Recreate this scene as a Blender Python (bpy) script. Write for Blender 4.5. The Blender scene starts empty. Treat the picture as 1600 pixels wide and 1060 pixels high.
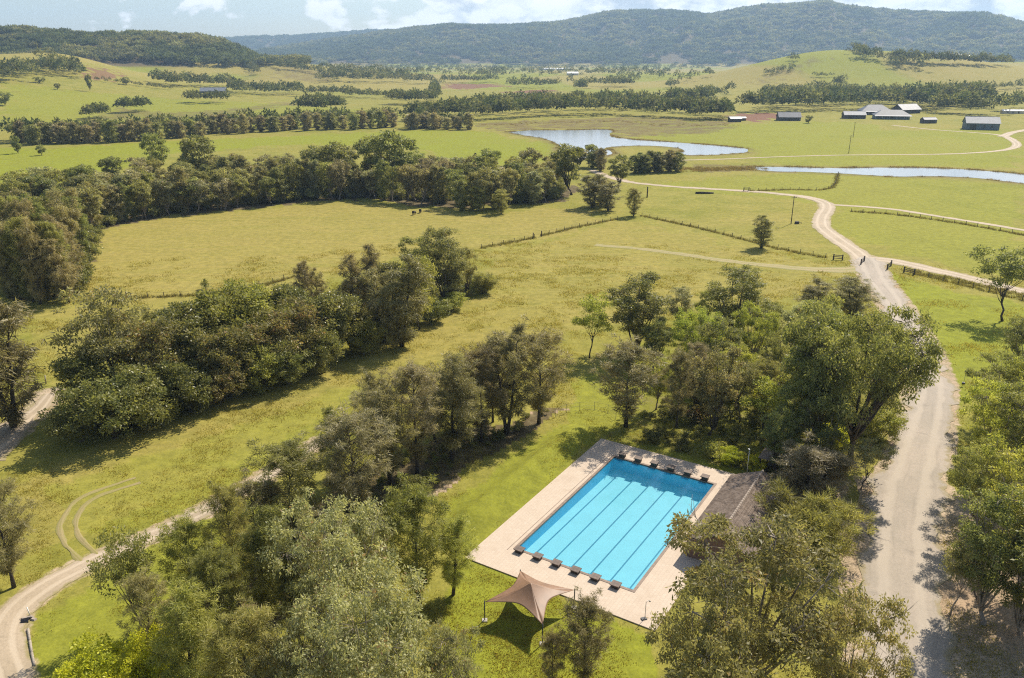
import bpy, math, random
import numpy as np
from mathutils import Vector

SC = bpy.context.scene
COL = SC.collection
rad = math.radians

# ------------------------------------------------------------------ camera
CAM_H = 51.5
F_PX, HORIZON, CX, CY = 1244.0, 88.0, 800.0, 530.0        # drone lens, photo pixels
PITCH = math.atan((CY - HORIZON) / F_PX)
CP, SP = math.cos(PITCH), math.sin(PITCH)
cam_d = bpy.data.cameras.new('camera')
cam = bpy.data.objects.new('camera', cam_d)
COL.objects.link(cam)
cam.location = (0, 0, CAM_H)
cam.rotation_euler = (math.pi / 2 - PITCH, 0, 0)
cam_d.sensor_width = 36.0
cam_d.lens = 36.0 * F_PX / 1600.0
cam_d.clip_start = 0.5
cam_d.clip_end = 40000
SC.camera = cam

# ------------------------------------------------------------------ sun, sky, exposure
SUN_AZ, SUN_EL = rad(39), rad(47)
sun_d = bpy.data.lights.new('sun', 'SUN')
sun_d.energy = 4.6
sun_d.angle = rad(0.5)
sun_d.color = (1.0, 0.92, 0.79)
sun = bpy.data.objects.new('sun', sun_d)
COL.objects.link(sun)
sdir = Vector((math.sin(SUN_AZ) * math.cos(SUN_EL), math.cos(SUN_AZ) * math.cos(SUN_EL), math.sin(SUN_EL)))
sun.rotation_euler = sdir.to_track_quat('Z', 'Y').to_euler()
sun.location = (0, 0, 300)

world = bpy.data.worlds.new('World')
SC.world = world
world.use_nodes = True


class NT:
    """small node-tree writer"""
    def __init__(self, tree):
        self.t = tree
        tree.nodes.clear()

    def n(self, kind, **kw):
        nd = self.t.nodes.new(kind)
        for k, v in kw.items():
            if k.startswith('i_'):
                nd.inputs[k[2:].replace('_', ' ')].default_value = v
            else:
                setattr(nd, k, v)
        return nd

    def l(self, a, b):
        self.t.links.new(a, b)

    def math(self, op, a, b=None, c=None, clamp=False):
        nd = self.t.nodes.new('ShaderNodeMath')
        nd.operation = op
        nd.use_clamp = clamp
        for i, v in enumerate((a, b, c)):
            if v is None:
                continue
            if isinstance(v, (int, float)):
                nd.inputs[i].default_value = v
            else:
                self.l(v, nd.inputs[i])
        return nd.outputs[0]

    def mix(self, fac, a, b, blend='MIX'):
        nd = self.t.nodes.new('ShaderNodeMix')
        nd.data_type = 'RGBA'
        nd.blend_type = blend
        for idx, v in ((0, fac), (6, a), (7, b)):
            if isinstance(v, (int, float)):
                nd.inputs[idx].default_value = v
            elif isinstance(v, (tuple, list)):
                nd.inputs[idx].default_value = (*v[:3], 1)
            else:
                self.l(v, nd.inputs[idx])
        return nd.outputs[2]

    def noise(self, vec, scale, detail=4, rough=0.55, dist=0.0):
        nd = self.n('ShaderNodeTexNoise')
        nd.inputs['Scale'].default_value = scale
        nd.inputs['Detail'].default_value = detail
        nd.inputs['Roughness'].default_value = rough
        nd.inputs['Distortion'].default_value = dist
        if vec is not None:
            self.l(vec, nd.inputs['Vector'])
        return nd.outputs['Fac']

    def ramp(self, fac, a, b):
        nd = self.n('ShaderNodeMapRange')
        nd.interpolation_type = 'SMOOTHSTEP'
        nd.inputs[1].default_value = a
        nd.inputs[2].default_value = b
        self.l(fac, nd.inputs[0])
        return nd.outputs[0]

    def attr(self, name):
        nd = self.n('ShaderNodeAttribute')
        nd.attribute_name = name
        return nd

    def scale(self, vec, s):
        nd = self.n('ShaderNodeVectorMath', operation='MULTIPLY')
        self.l(vec, nd.inputs[0])
        nd.inputs[1].default_value = s
        return nd.outputs[0]


def build_world():
    w = NT(world.node_tree)
    sky = w.n('ShaderNodeTexSky')
    sky.sky_type = 'NISHITA'
    sky.sun_disc = False
    sky.sun_elevation = SUN_EL
    sky.sun_rotation = SUN_AZ
    sky.altitude = 100
    sky.air_density = 1.0
    sky.dust_density = 1.0
    sky.ozone_density = 1.3
    tc = w.n('ShaderNodeTexCoord')
    sep = w.n('ShaderNodeSeparateXYZ')
    w.l(tc.outputs['Generated'], sep.inputs[0])
    az = w.math('ARCTAN2', sep.outputs['X'], sep.outputs['Y'])
    el = w.math('ARCSINE', sep.outputs['Z'])
    cmb = w.n('ShaderNodeCombineXYZ')
    w.l(az, cmb.inputs[0])
    w.l(w.math('MULTIPLY', el, 1.75), cmb.inputs[1])
    cmb.inputs[2].default_value = 3.4
    vec = cmb.outputs[0]
    n1 = w.noise(vec, 9.0, 9, 0.56, 0.15)
    # the same cloud field looked up a little towards the sun: lit side / shaded side of the billows
    off = w.n('ShaderNodeVectorMath', operation='ADD')
    w.l(vec, off.inputs[0])
    off.inputs[1].default_value = (0.012, 0.022, 0)
    n2 = w.noise(off.outputs[0], 9.0, 9, 0.56, 0.15)
    # a bank of cumulus stands along the far side, thinning to the west and overhead
    bank = w.math('MULTIPLY', w.ramp(az, -0.34, 0.02), w.math('SUBTRACT', 1.0, w.ramp(az, 1.3, 2.4)))
    low = w.math('SUBTRACT', 1.0, w.ramp(el, 0.12, 0.5))
    cover = w.math('ADD', w.math('MULTIPLY', w.math('MULTIPLY', bank, low), 0.27), -0.085)
    dens = w.math('ADD', n1, cover)
    mask = w.ramp(dens, 0.50, 0.56)
    lit = w.ramp(w.math('SUBTRACT', n1, n2), -0.07, 0.07)
    core = w.ramp(dens, 0.56, 0.78)
    shade = w.math('MULTIPLY', w.ramp(dens, 0.53, 0.66), w.math('SUBTRACT', 1.0, lit))
    ccol = w.mix(shade, (9.5, 9.4, 9.2), (4.4, 4.9, 5.5))
    col = w.mix(mask, sky.outputs[0], ccol)
    bg = w.n('ShaderNodeBackground')
    w.l(col, bg.inputs[0])
    bg.inputs[1].default_value = 0.09
    out = w.n('ShaderNodeOutputWorld')
    w.l(bg.outputs[0], out.inputs[0])


build_world()

vs = SC.view_settings
vs.view_transform = 'Standard'
vs.look = 'None'
vs.gamma = 1.0
vs.exposure = 0.72
vs.use_curve_mapping = False
SC.render.engine = 'CYCLES'
SC.cycles.max_bounces = 7
SC.cycles.diffuse_bounces = 3
SC.cycles.transmission_bounces = 5
SC.cycles.transparent_max_bounces = 12
SC.cycles.volume_bounces = 0
SC.cycles.use_denoising = False
SC.cycles.filter_width = 1.15
SC.cycles.caustics_reflective = False
SC.cycles.caustics_refractive = False

# ------------------------------------------------------------------ numeric helpers
RNG = np.random.default_rng(11)


def vnoise(x, y, seed=0):
    x = np.asarray(x, float); y = np.asarray(y, float)
    xi = np.floor(x).astype(np.int64); yi = np.floor(y).astype(np.int64)
    xf = x - xi; yf = y - yi
    u = xf * xf * xf * (xf * (xf * 6 - 15) + 10); v = yf * yf * yf * (yf * (yf * 6 - 15) + 10)

    def hsh(a, b):
        n = (a * 374761393 + b * 668265263 + seed * 2147483647) & 0xFFFFFFFF
        n = ((n ^ (n >> 13)) * 1274126177) & 0xFFFFFFFF
        return ((n ^ (n >> 16)) & 0xFFFF) / 65535.0
    return (hsh(xi, yi) * (1 - u) + hsh(xi + 1, yi) * u) * (1 - v) + (hsh(xi, yi + 1) * (1 - u) + hsh(xi + 1, yi + 1) * u) * v


def fbm(x, y, seed=0, octs=4):
    s = 0; a = 0.5; t = 0
    for k in range(octs):
        s = s + a * vnoise(x * 2 ** k, y * 2 ** k, seed + k * 17); t += a; a *= 0.5
    return s / t


def sst(a, b, x):
    t = np.clip((x - a) / (b - a), 0, 1)
    return t * t * (3 - 2 * t)


def ray(px, py):
    X = px - CX; Y = CY - py
    return np.array([X, Y * SP + F_PX * CP, Y * CP - F_PX * SP])


def G(px, py, z=0.0):
    """point of the level z seen at a photo pixel"""
    d = ray(px, py)
    q = d * ((z - CAM_H) / d[2])
    return np.array([q[0], q[1]])


def az_of(px, py):
    d = ray(px, py)
    return math.atan2(d[0], d[1])


def z_at(px, py, R):
    d = ray(px, py)
    return CAM_H + d[2] * R / math.hypot(d[0], d[1])


def to_px(x, y, z):
    zz = z - CAM_H
    u = y * SP + zz * CP; w = y * CP - zz * SP
    return CX + F_PX * x / w, CY - F_PX * u / w, w


# ------------------------------------------------------------------ the lie of the land
def profile(R, pts):
    a = np.array([az_of(*p) for p in pts]); z = np.array([max(0.0, z_at(p[0], p[1], R)) for p in pts])
    return a, z


FAR_R, LEFT_R, BACK_R = 5600.0, 2050.0, 7800.0
FAR_P = profile(FAR_R, [(330, 100), (400, 84), (470, 72), (540, 62), (590, 55), (640, 48), (700, 43), (760, 44), (820, 42), (880, 38), (915, 30),
                        (950, 23), (1000, 20), (1060, 21), (1100, 28), (1130, 24), (1160, 17), (1220, 13), (1290, 9), (1305, 10), (1325, 16), (1400, 20),
                        (1470, 24), (1510, 26), (1560, 33), (1600, 42), (1700, 55), (1850, 60), (2200, 70)])
BACK_P = profile(BACK_R, [(-300, 80), (200, 72), (330, 64), (400, 60), (460, 59), (520, 55), (580, 50), (660, 48), (760, 60), (900, 80)])
LEFT_P = profile(LEFT_R, [(-900, 40), (-300, 48), (-60, 54), (30, 54), (100, 58), (140, 63), (210, 61), (260, 64), (310, 66), (345, 72), (375, 84), (400, 99), (420, 112), (440, 118)])


def bumpdef(px, py, R, wl, wr, wf, wb):
    return (az_of(px, py), R, max(0.0, z_at(px, py, R)), wl, wr, wf, wb)


BUMPS = [
    bumpdef(1308, 80, 1620, 160, 260, 210, 260),      # the bare conical hill on the right
    bumpdef(1420, 103, 1820, 160, 200, 200, 300),
    bumpdef(1640, 98, 2300, 330, 500, 420, 500),
    bumpdef(1190, 112, 2000, 170, 120, 250, 300),
    bumpdef(60, 98, 1480, 170, 110, 300, 260),        # pasture hills on the left
    bumpdef(-150, 95, 1350, 220, 170, 320, 300),
    bumpdef(180, 122, 1330, 90, 130, 230, 200),
    bumpdef(288, 108, 1750, 120, 110, 230, 260),
    bumpdef(435, 101, 1850, 70, 170, 250, 260),
    bumpdef(95, 106, 1560, 80, 90, 200, 200),
]
POOL_O = np.array([0.57, 75.41]); PU = np.array([0.531, 0.8475]); PU = PU / np.linalg.norm(PU); PV = np.array([PU[1], -PU[0]])
POOL_L, POOL_W = 25.2, 13.9
DECK = (-4.5, 29.2, -3.95, 18.2)        # u0,u1,v0,v1 of the paving round the pool


def pool_uv(x, y):
    dx = x - POOL_O[0]; dy = y - POOL_O[1]
    return dx * PU[0] + dy * PU[1], dx * PV[0] + dy * PV[1]


def PP(u, v):
    return POOL_O + PU * u + PV * v


def height(x, y):
    x = np.asarray(x, float); y = np.asarray(y, float)
    r = np.hypot(x, y); a = np.arctan2(x, y)
    z = np.zeros_like(r)
    # ranges
    spur = np.abs(fbm(x / 900.0, y / 900.0, 5, 4) - 0.5) * 2
    gul = fbm(x / 260.0, y / 260.0, 9, 3)
    pf = np.interp(a, *FAR_P)
    up = sst(FAR_R - 1750, FAR_R, r)
    rid = 1 - np.abs(2 * fbm(a * FAR_R / 620 + 0.25 * fbm(x / 500, y / 500, 4, 2), r / 2600, 61, 3) - 1)
    rid2 = 1 - np.abs(2 * fbm(a * FAR_R / 210, r / 900, 67, 2) - 1)
    k = up * (1 - 0.75 * sst(FAR_R, FAR_R + 2200, r))
    mid_ = (1 - up ** 3) * sst(0.0, 0.25, up)
    rough = 1 + mid_ * (1.15 * (rid - 0.76) + 0.45 * (rid2 - 0.76) + 0.3 * (gul - 0.5))
    z = np.maximum(z, pf * k ** 0.9 * rough)
    pb = np.interp(a, *BACK_P)
    z = np.maximum(z, pb * sst(BACK_R - 1500, BACK_R, r) * (1 - sst(BACK_R, BACK_R + 1500, r)))
    pl = np.interp(a, *LEFT_P)
    lu = sst(LEFT_R - 520, LEFT_R, r)
    rl = 1 - np.abs(2 * fbm(a * LEFT_R / 190, r / 700, 83, 3) - 1)
    z = np.maximum(z, pl * lu * (1 + 0.6 * (rl - 0.72) * (1 - lu ** 4)) * (1 - 0.8 * sst(LEFT_R, LEFT_R + 900, r)) * (1 + 0.3 * (gul - 0.5) * (1 - lu)))
    front = (np.abs(a) < 1.6)
    for (a0, R, zt, wl, wr, wf, wb) in BUMPS:
        t = np.where(front, (a - a0), 3.0) * R
        q = (t / np.where(t < 0, wl, wr)) ** 2 + ((r - R) / np.where(r < R, wf, wb)) ** 2
        b = zt * np.exp(-0.62 * q) * (1 + 0.10 * (gul - 0.5))
        z = np.sqrt(z * z + b * b)
    # gentle swell of the flats, none near the pool and roads
    z = z + sst(700, 1500, r) * 2.2 * (fbm(x / 300.0, y / 300.0, 21, 2) - 0.35)
    # grassy bank beside the pool
    u, v = pool_uv(x, y)
    z = z + 1.3 * np.exp(-((v + 7.6) / 2.0) ** 2) * sst(-4, 3, u) * (1 - sst(27, 33, u))
    return z


def GT(px, py):
    """point of the terrain seen at a photo pixel"""
    d = ray(px, py)
    n = math.hypot(d[0], d[1])
    R = np.exp(np.linspace(math.log(45), math.log(9000), 1400))
    X = d[0] / n * R; Y = d[1] / n * R; Z = CAM_H + d[2] / n * R
    hit = np.nonzero(Z <= height(X, Y))[0]
    if not len(hit):
        i = len(R) - 1
        return np.array([X[i], Y[i]])
    i = hit[0]
    if i == 0:
        return np.array([X[0], Y[0]])
    f0 = Z[i - 1] - height(X[i - 1], Y[i - 1]); f1 = Z[i] - height(X[i], Y[i])
    k = f0 / (f0 - f1 + 1e-9)
    return np.array([X[i - 1] + (X[i] - X[i - 1]) * k, Y[i - 1] + (Y[i] - Y[i - 1]) * k])


def hz(x, y):
    return float(height(np.array([x]), np.array([y]))[0])


def inpoly(x, y, poly):
    c = np.zeros(x.shape, bool)
    n = len(poly)
    for i in range(n):
        x0, y0 = poly[i]; x1, y1 = poly[(i + 1) % n]
        cond = ((y0 > y) != (y1 > y))
        c ^= cond & (x < (x1 - x0) * (y - y0) / ((y1 - y0) if y1 != y0 else 1e-9) + x0)
    return c


def polydist(x, y, pts):
    d = np.full(x.shape, 1e9)
    for (a, b) in zip(pts[:-1], pts[1:]):
        ab = b - a; L = max(1e-9, ab @ ab)
        t = np.clip(((x - a[0]) * ab[0] + (y - a[1]) * ab[1]) / L, 0, 1)
        d = np.minimum(d, np.hypot(x - a[0] - t * ab[0], y - a[1] - t * ab[1]))
    return d


def smooth(pts, step):
    """Catmull-Rom through points, about one sample per step; pts may carry extra columns"""
    pts = np.array(pts, float)
    P = np.vstack([2 * pts[0] - pts[1], pts, 2 * pts[-1] - pts[-2]])
    out = []
    for i in range(1, len(P) - 2):
        p0, p1, p2, p3 = P[i - 1:i + 3]
        n = max(2, int(np.linalg.norm((p2 - p1)[:2]) / step))
        t = (np.arange(n) / n)[:, None]
        out.append(0.5 * (2 * p1 + (p2 - p0) * t + (2 * p0 - 5 * p1 + 4 * p2 - p3) * t ** 2 + (3 * p1 - p0 - 3 * p2 + p3) * t ** 3))
    out.append(pts[-1:])
    return np.vstack(out)


# ------------------------------------------------------------------ object helpers
def mesh_np(name, V, Fs, mats=(), attrs=None, smooth_shade=False, fmat=None):
    """mesh from numpy; Fs is an (n,k) array or a list of faces"""
    me = bpy.data.meshes.new(name)
    V = np.asarray(V, np.float32)
    if isinstance(Fs, np.ndarray):
        n, k = Fs.shape
        me.vertices.add(len(V)); me.vertices.foreach_set('co', V.ravel())
        me.loops.add(n * k); me.loops.foreach_set('vertex_index', Fs.astype(np.int32).ravel())
        me.polygons.add(n)
        me.polygons.foreach_set('loop_start', np.arange(0, n * k, k, dtype=np.int32))
        me.polygons.foreach_set('loop_total', np.full(n, k, np.int32))
        me.update(calc_edges=True)
    else:
        me.from_pydata([tuple(map(float, v)) for v in V], [], Fs)
        me.update()
    for m in mats:
        me.materials.append(m)
    if fmat is not None:
        me.polygons.foreach_set('material_index', np.asarray(fmat, np.int32))
    for nm, arr in (attrs or {}).items():
        a = me.attributes.new(nm, 'FLOAT', 'POINT')
        a.data.foreach_set('value', np.asarray(arr, np.float32))
    if smooth_shade:
        me.polygons.foreach_set('use_smooth', np.ones(len(me.polygons), bool))
    return me


def link(name, data, parent=None, loc=None, rot=None, scale=None):
    o = bpy.data.objects.new(name, data)
    COL.objects.link(o)
    if parent:
        o.parent = parent
    if loc is not None:
        o.location = loc
    if rot is not None:
        o.rotation_euler = rot
    if scale is not None:
        o.scale = scale
    return o


def tag(o, label, cat, group=None, kind=None):
    if label:
        o['label'] = label
    if cat:
        o['category'] = cat
    if group:
        o['group'] = group
    if kind:
        o['kind'] = kind
    return o


def thing(name, label, cat, loc=(0, 0, 0), rotz=0.0, group=None):
    return tag(link(name, None, loc=loc, rot=(0, 0, rotz)), label, cat, group)


class MB:
    """gathers simple solids into one mesh"""
    def __init__(self):
        self.v = []; self.f = []

    def add(self, vs_, fs_):
        n = len(self.v)
        self.v += [tuple(map(float, p)) for p in vs_]
        self.f += [tuple(i + n for i in f) for f in fs_]
        return self

    def box(self, c, s, rz=0.0, taper=1.0):
        x, y, z = (k / 2 for k in s)
        ca, sa = math.cos(rz), math.sin(rz)
        vs_ = []
        for zz in (-z, z):
            k = taper if zz > 0 else 1.0
            for a, b in ((-x, -y), (x, -y), (x, y), (-x, y)):
                a *= k; b *= k
                vs_.append((c[0] + a * ca - b * sa, c[1] + a * sa + b * ca, c[2] + zz))
        return self.add(vs_, [(3, 2, 1, 0), (4, 5, 6, 7), (0, 1, 5, 4), (1, 2, 6, 5), (2, 3, 7, 6), (3, 0, 4, 7)])

    def tube(self, pts, rs, n=6, cap=True):
        v, f = tube(pts, rs, n, cap)
        return self.add(v, f)

    def build(self, name, mat, parent=None, smooth_shade=False, **kw):
        me = mesh_np(name, self.v, self.f, [mat], smooth_shade=smooth_shade)
        return link(name, me, parent, **kw)


def tube(pts, rs, n=6, cap=True):
    pts = np.asarray(pts, float)
    if np.isscalar(rs):
        rs = [rs] * len(pts)
    V = []; Fq = []
    for i, p in enumerate(pts):
        t = pts[min(i + 1, len(pts) - 1)] - pts[max(i - 1, 0)]
        t = t / (np.linalg.norm(t) + 1e-9)
        ref = np.array([0, 0, 1.0]) if abs(t[2]) < 0.9 else np.array([1.0, 0, 0])
        a = np.cross(t, ref); a /= np.linalg.norm(a); b = np.cross(t, a)
        for j in range(n):
            g = 2 * math.pi * j / n
            V.append(p + rs[i] * (math.cos(g) * a + math.sin(g) * b))
    for i in range(len(pts) - 1):
        for j in range(n):
            k = (j + 1) % n
            Fq.append((i * n + j, i * n + k, (i + 1) * n + k, (i + 1) * n + j))
    if cap:
        Fq.append(tuple(reversed(range(n)))); Fq.append(tuple((len(pts) - 1) * n + j for j in range(n)))
    return V, Fq


ONES = 'zeroth first second third fourth fifth sixth seventh eighth ninth tenth eleventh twelfth thirteenth fourteenth fifteenth sixteenth seventeenth eighteenth nineteenth'.split()
TENS = {20: 'twent', 30: 'thirt', 40: 'fort', 50: 'fift', 60: 'sixt', 70: 'sevent', 80: 'eight', 90: 'ninet'}


def ordinal(n):
    if n < 20:
        return ONES[n]
    t, u = n // 10 * 10, n % 10
    return TENS[t] + 'ieth' if u == 0 else TENS[t] + 'y-' + ONES[u]


# ------------------------------------------------------------------ materials
def new_mat(name):
    m = bpy.data.materials.new(name)
    m.use_nodes = True
    return m, NT(m.node_tree)


def finish(t, shader):
    o = t.n('ShaderNodeOutputMaterial')
    t.l(shader, o.inputs['Surface'])


def plain(name, c, rough=0.7, var=0.25, scale=3.0, metal=0.0, bump=0.0, c2=None):
    m, t = new_mat(name)
    tc = t.n('ShaderNodeTexCoord')
    oi = t.n('ShaderNodeObjectInfo')
    nz = t.noise(tc.outputs['Object'], scale, 5, 0.6)
    f = t.ramp(nz, 0.3, 0.7)
    lo = tuple(k * (1 - var) for k in c); hi = c2 or tuple(min(1, k * (1 + var)) for k in c)
    col = t.mix(f, lo, hi)
    hsv = t.n('ShaderNodeHueSaturation')
    t.l(col, hsv.inputs['Color'])
    t.l(t.math('ADD', t.math('MULTIPLY', oi.outputs['Random'], 0.24), 0.88), hsv.inputs['Value'])
    b = t.n('ShaderNodeBsdfPrincipled')
    t.l(hsv.outputs[0], b.inputs['Base Color'])
    b.inputs['Roughness'].default_value = rough
    b.inputs['Metallic'].default_value = metal
    if bump:
        bp = t.n('ShaderNodeBump')
        bp.inputs['Strength'].default_value = bump
        bp.inputs['Distance'].default_value = 0.05
        t.l(nz, bp.inputs['Height'])
        t.l(bp.outputs[0], b.inputs['Normal'])
    finish(t, b.outputs[0])
    return m


LEAF_GAIN = 2.35     # a leaf reflects and transmits about equally: the half-and-half mix needs twice the one-sided value


def leaf_mat(name, dark, light, trans=0.38, tip=None, tip_at=0.86, rough=0.5, spec=0.35):
    """foliage: each leaf has its own tint, each tree its own slight hue; light passes through the blades"""
    m, t = new_mat(name)
    at = t.attr('tint')
    oi = t.n('ShaderNodeObjectInfo')
    dark = tuple(min(0.7, k * LEAF_GAIN * w_) for k, w_ in zip(dark, (1.08, 1.0, 0.84))); light = tuple(min(0.75, k * LEAF_GAIN * w_) for k, w_ in zip(light, (1.08, 1.0, 0.84)))
    tip = tuple(min(0.75, k * 1.5) for k in tip) if tip else None
    col = t.mix(at.outputs['Fac'], dark, light)
    if tip:
        col = t.mix(t.ramp(at.outputs['Fac'], tip_at, tip_at + 0.08), col, tip)
    hsv = t.n('ShaderNodeHueSaturation')
    t.l(col, hsv.inputs['Color'])
    t.l(t.math('ADD', t.math('MULTIPLY', oi.outputs['Random'], 0.026), 0.484), hsv.inputs['Hue'])
    r2 = t.math('FRACT', t.math('MULTIPLY', oi.outputs['Random'], 7.31))
    t.l(t.math('ADD', t.math('MULTIPLY', r2, 0.45), 0.78), hsv.inputs['Value'])
    b = t.n('ShaderNodeBsdfPrincipled')
    t.l(hsv.outputs[0], b.inputs['Base Color'])
    b.inputs['Roughness'].default_value = rough
    b.inputs['Specular IOR Level'].default_value = spec
    tr = t.n('ShaderNodeBsdfTranslucent')
    tcol = t.mix(1.0, hsv.outputs[0], (1.25, 1.25, 0.75), 'MULTIPLY')
    t.l(tcol, tr.inputs[0])
    mx = t.n('ShaderNodeMixShader')
    mx.inputs[0].default_value = 0.25 + trans * 0.6
    t.l(b.outputs[0], mx.inputs[1]); t.l(tr.outputs[0], mx.inputs[2])
    finish(t, mx.outputs[0])
    return m


M = {}
M['gum'] = leaf_mat('gum_leaf', (0.055, 0.068, 0.024), (0.150, 0.158, 0.062))
M['gum_grey'] = leaf_mat('grey_gum_leaf', (0.075, 0.085, 0.046), (0.205, 0.212, 0.125), 0.30, tip=(0.24, 0.15, 0.085), tip_at=0.88)
M['gum_bright'] = leaf_mat('bright_gum_leaf', (0.070, 0.092, 0.020), (0.195, 0.205, 0.055), 0.45)
M['gum_olive'] = leaf_mat('olive_gum_leaf', (0.064, 0.068, 0.031), (0.176, 0.170, 0.084), 0.34, tip=(0.22, 0.15, 0.06), tip_at=0.9)
M['oak'] = leaf_mat('she_oak_needle', (0.078, 0.076, 0.040), (0.172, 0.158, 0.088), 0.30)
M['oak_grey'] = leaf_mat('grey_she_oak_needle', (0.092, 0.090, 0.056), (0.185, 0.174, 0.112), 0.30)
M['oak_green'] = leaf_mat('green_she_oak_needle', (0.070, 0.077, 0.026), (0.178, 0.178, 0.066), 0.38)
M['oak_bright'] = leaf_mat('bright_she_oak_needle', (0.074, 0.088, 0.024), (0.205, 0.212, 0.066), 0.42)
M['bush'] = leaf_mat('rainforest_leaf', (0.040, 0.050, 0.018), (0.130, 0.130, 0.048), 0.28, rough=0.4)
M['bush_copper'] = leaf_mat('copper_tip_leaf', (0.050, 0.054, 0.022), (0.142, 0.128, 0.052), 0.30, tip=(0.22, 0.125, 0.052), tip_at=0.80)
M['bush_green'] = leaf_mat('fresh_leaf', (0.062, 0.076, 0.022), (0.175, 0.178, 0.055), 0.40)
M['lime'] = leaf_mat('lime_leaf', (0.12, 0.15, 0.012), (0.34, 0.35, 0.035), 0.45)
M['far_leaf'] = leaf_mat('far_leaf', (0.022, 0.032, 0.016), (0.062, 0.074, 0.034), 0.25, rough=0.8, spec=0.1)
M['tuft'] = leaf_mat('dry_grass_blade', (0.050, 0.048, 0.017), (0.115, 0.104, 0.036), 0.3)
M['sward'] = leaf_mat('sward_blade', (0.090, 0.088, 0.016), (0.160, 0.140, 0.034), 0.3)
M['reed'] = leaf_mat('reed_blade', (0.055, 0.045, 0.020), (0.15, 0.12, 0.055), 0.25)
M['bark'] = plain('bark', (0.10, 0.078, 0.058), 0.85, 0.4, 5.0)
M['bark_pale'] = plain('pale_bark', (0.26, 0.215, 0.17), 0.8, 0.35, 2.0)
M['bark_dark'] = plain('dark_bark', (0.055, 0.042, 0.033), 0.9, 0.35, 5.0)
M['timber'] = plain('weathered_timber', (0.060, 0.047, 0.038), 0.85, 0.4, 6.0)
M['timber_grey'] = plain('grey_timber', (0.30, 0.255, 0.20), 0.85, 0.3, 6.0)
M['white'] = plain('white_paint', (0.75, 0.74, 0.70), 0.6, 0.08)
M['steel'] = plain('galvanised_steel', (0.33, 0.34, 0.35), 0.45, 0.15, 3.0, 0.6)
M['dark_steel'] = plain('dark_painted_steel', (0.055, 0.055, 0.055), 0.5, 0.2)
M['wire'] = plain('dull_wire', (0.12, 0.11, 0.10), 0.9, 0.1)
M['concrete'] = plain('concrete', (0.36, 0.33, 0.29), 0.85, 0.2, 2.0)
M['roof_grey'] = plain('grey_roof_sheet', (0.16, 0.175, 0.20), 0.6, 0.25, 0.6)
M['roof_blue'] = plain('dark_slate_roof_sheet', (0.075, 0.085, 0.11), 0.6, 0.3, 0.6)
M['roof_pale'] = plain('pale_roof_sheet', (0.36, 0.35, 0.34), 0.55, 0.15, 0.5)
M['wall_blue'] = plain('blue_grey_wall', (0.13, 0.165, 0.19), 0.8, 0.2, 0.8)
M['wall_cream'] = plain('cream_wall', (0.50, 0.44, 0.35), 0.8, 0.12, 0.8)
M['wall_dark'] = plain('dark_timber_wall', (0.07, 0.065, 0.065), 0.8, 0.3, 0.8)
M['brick'] = plain('brown_brick_wall', (0.19, 0.11, 0.075), 0.85, 0.25, 6.0)
M['opening'] = plain('dark_opening', (0.02, 0.02, 0.022), 0.3, 0.2)
M['hide'] = plain('dark_hide', (0.035, 0.028, 0.023), 0.8, 0.3)


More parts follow.
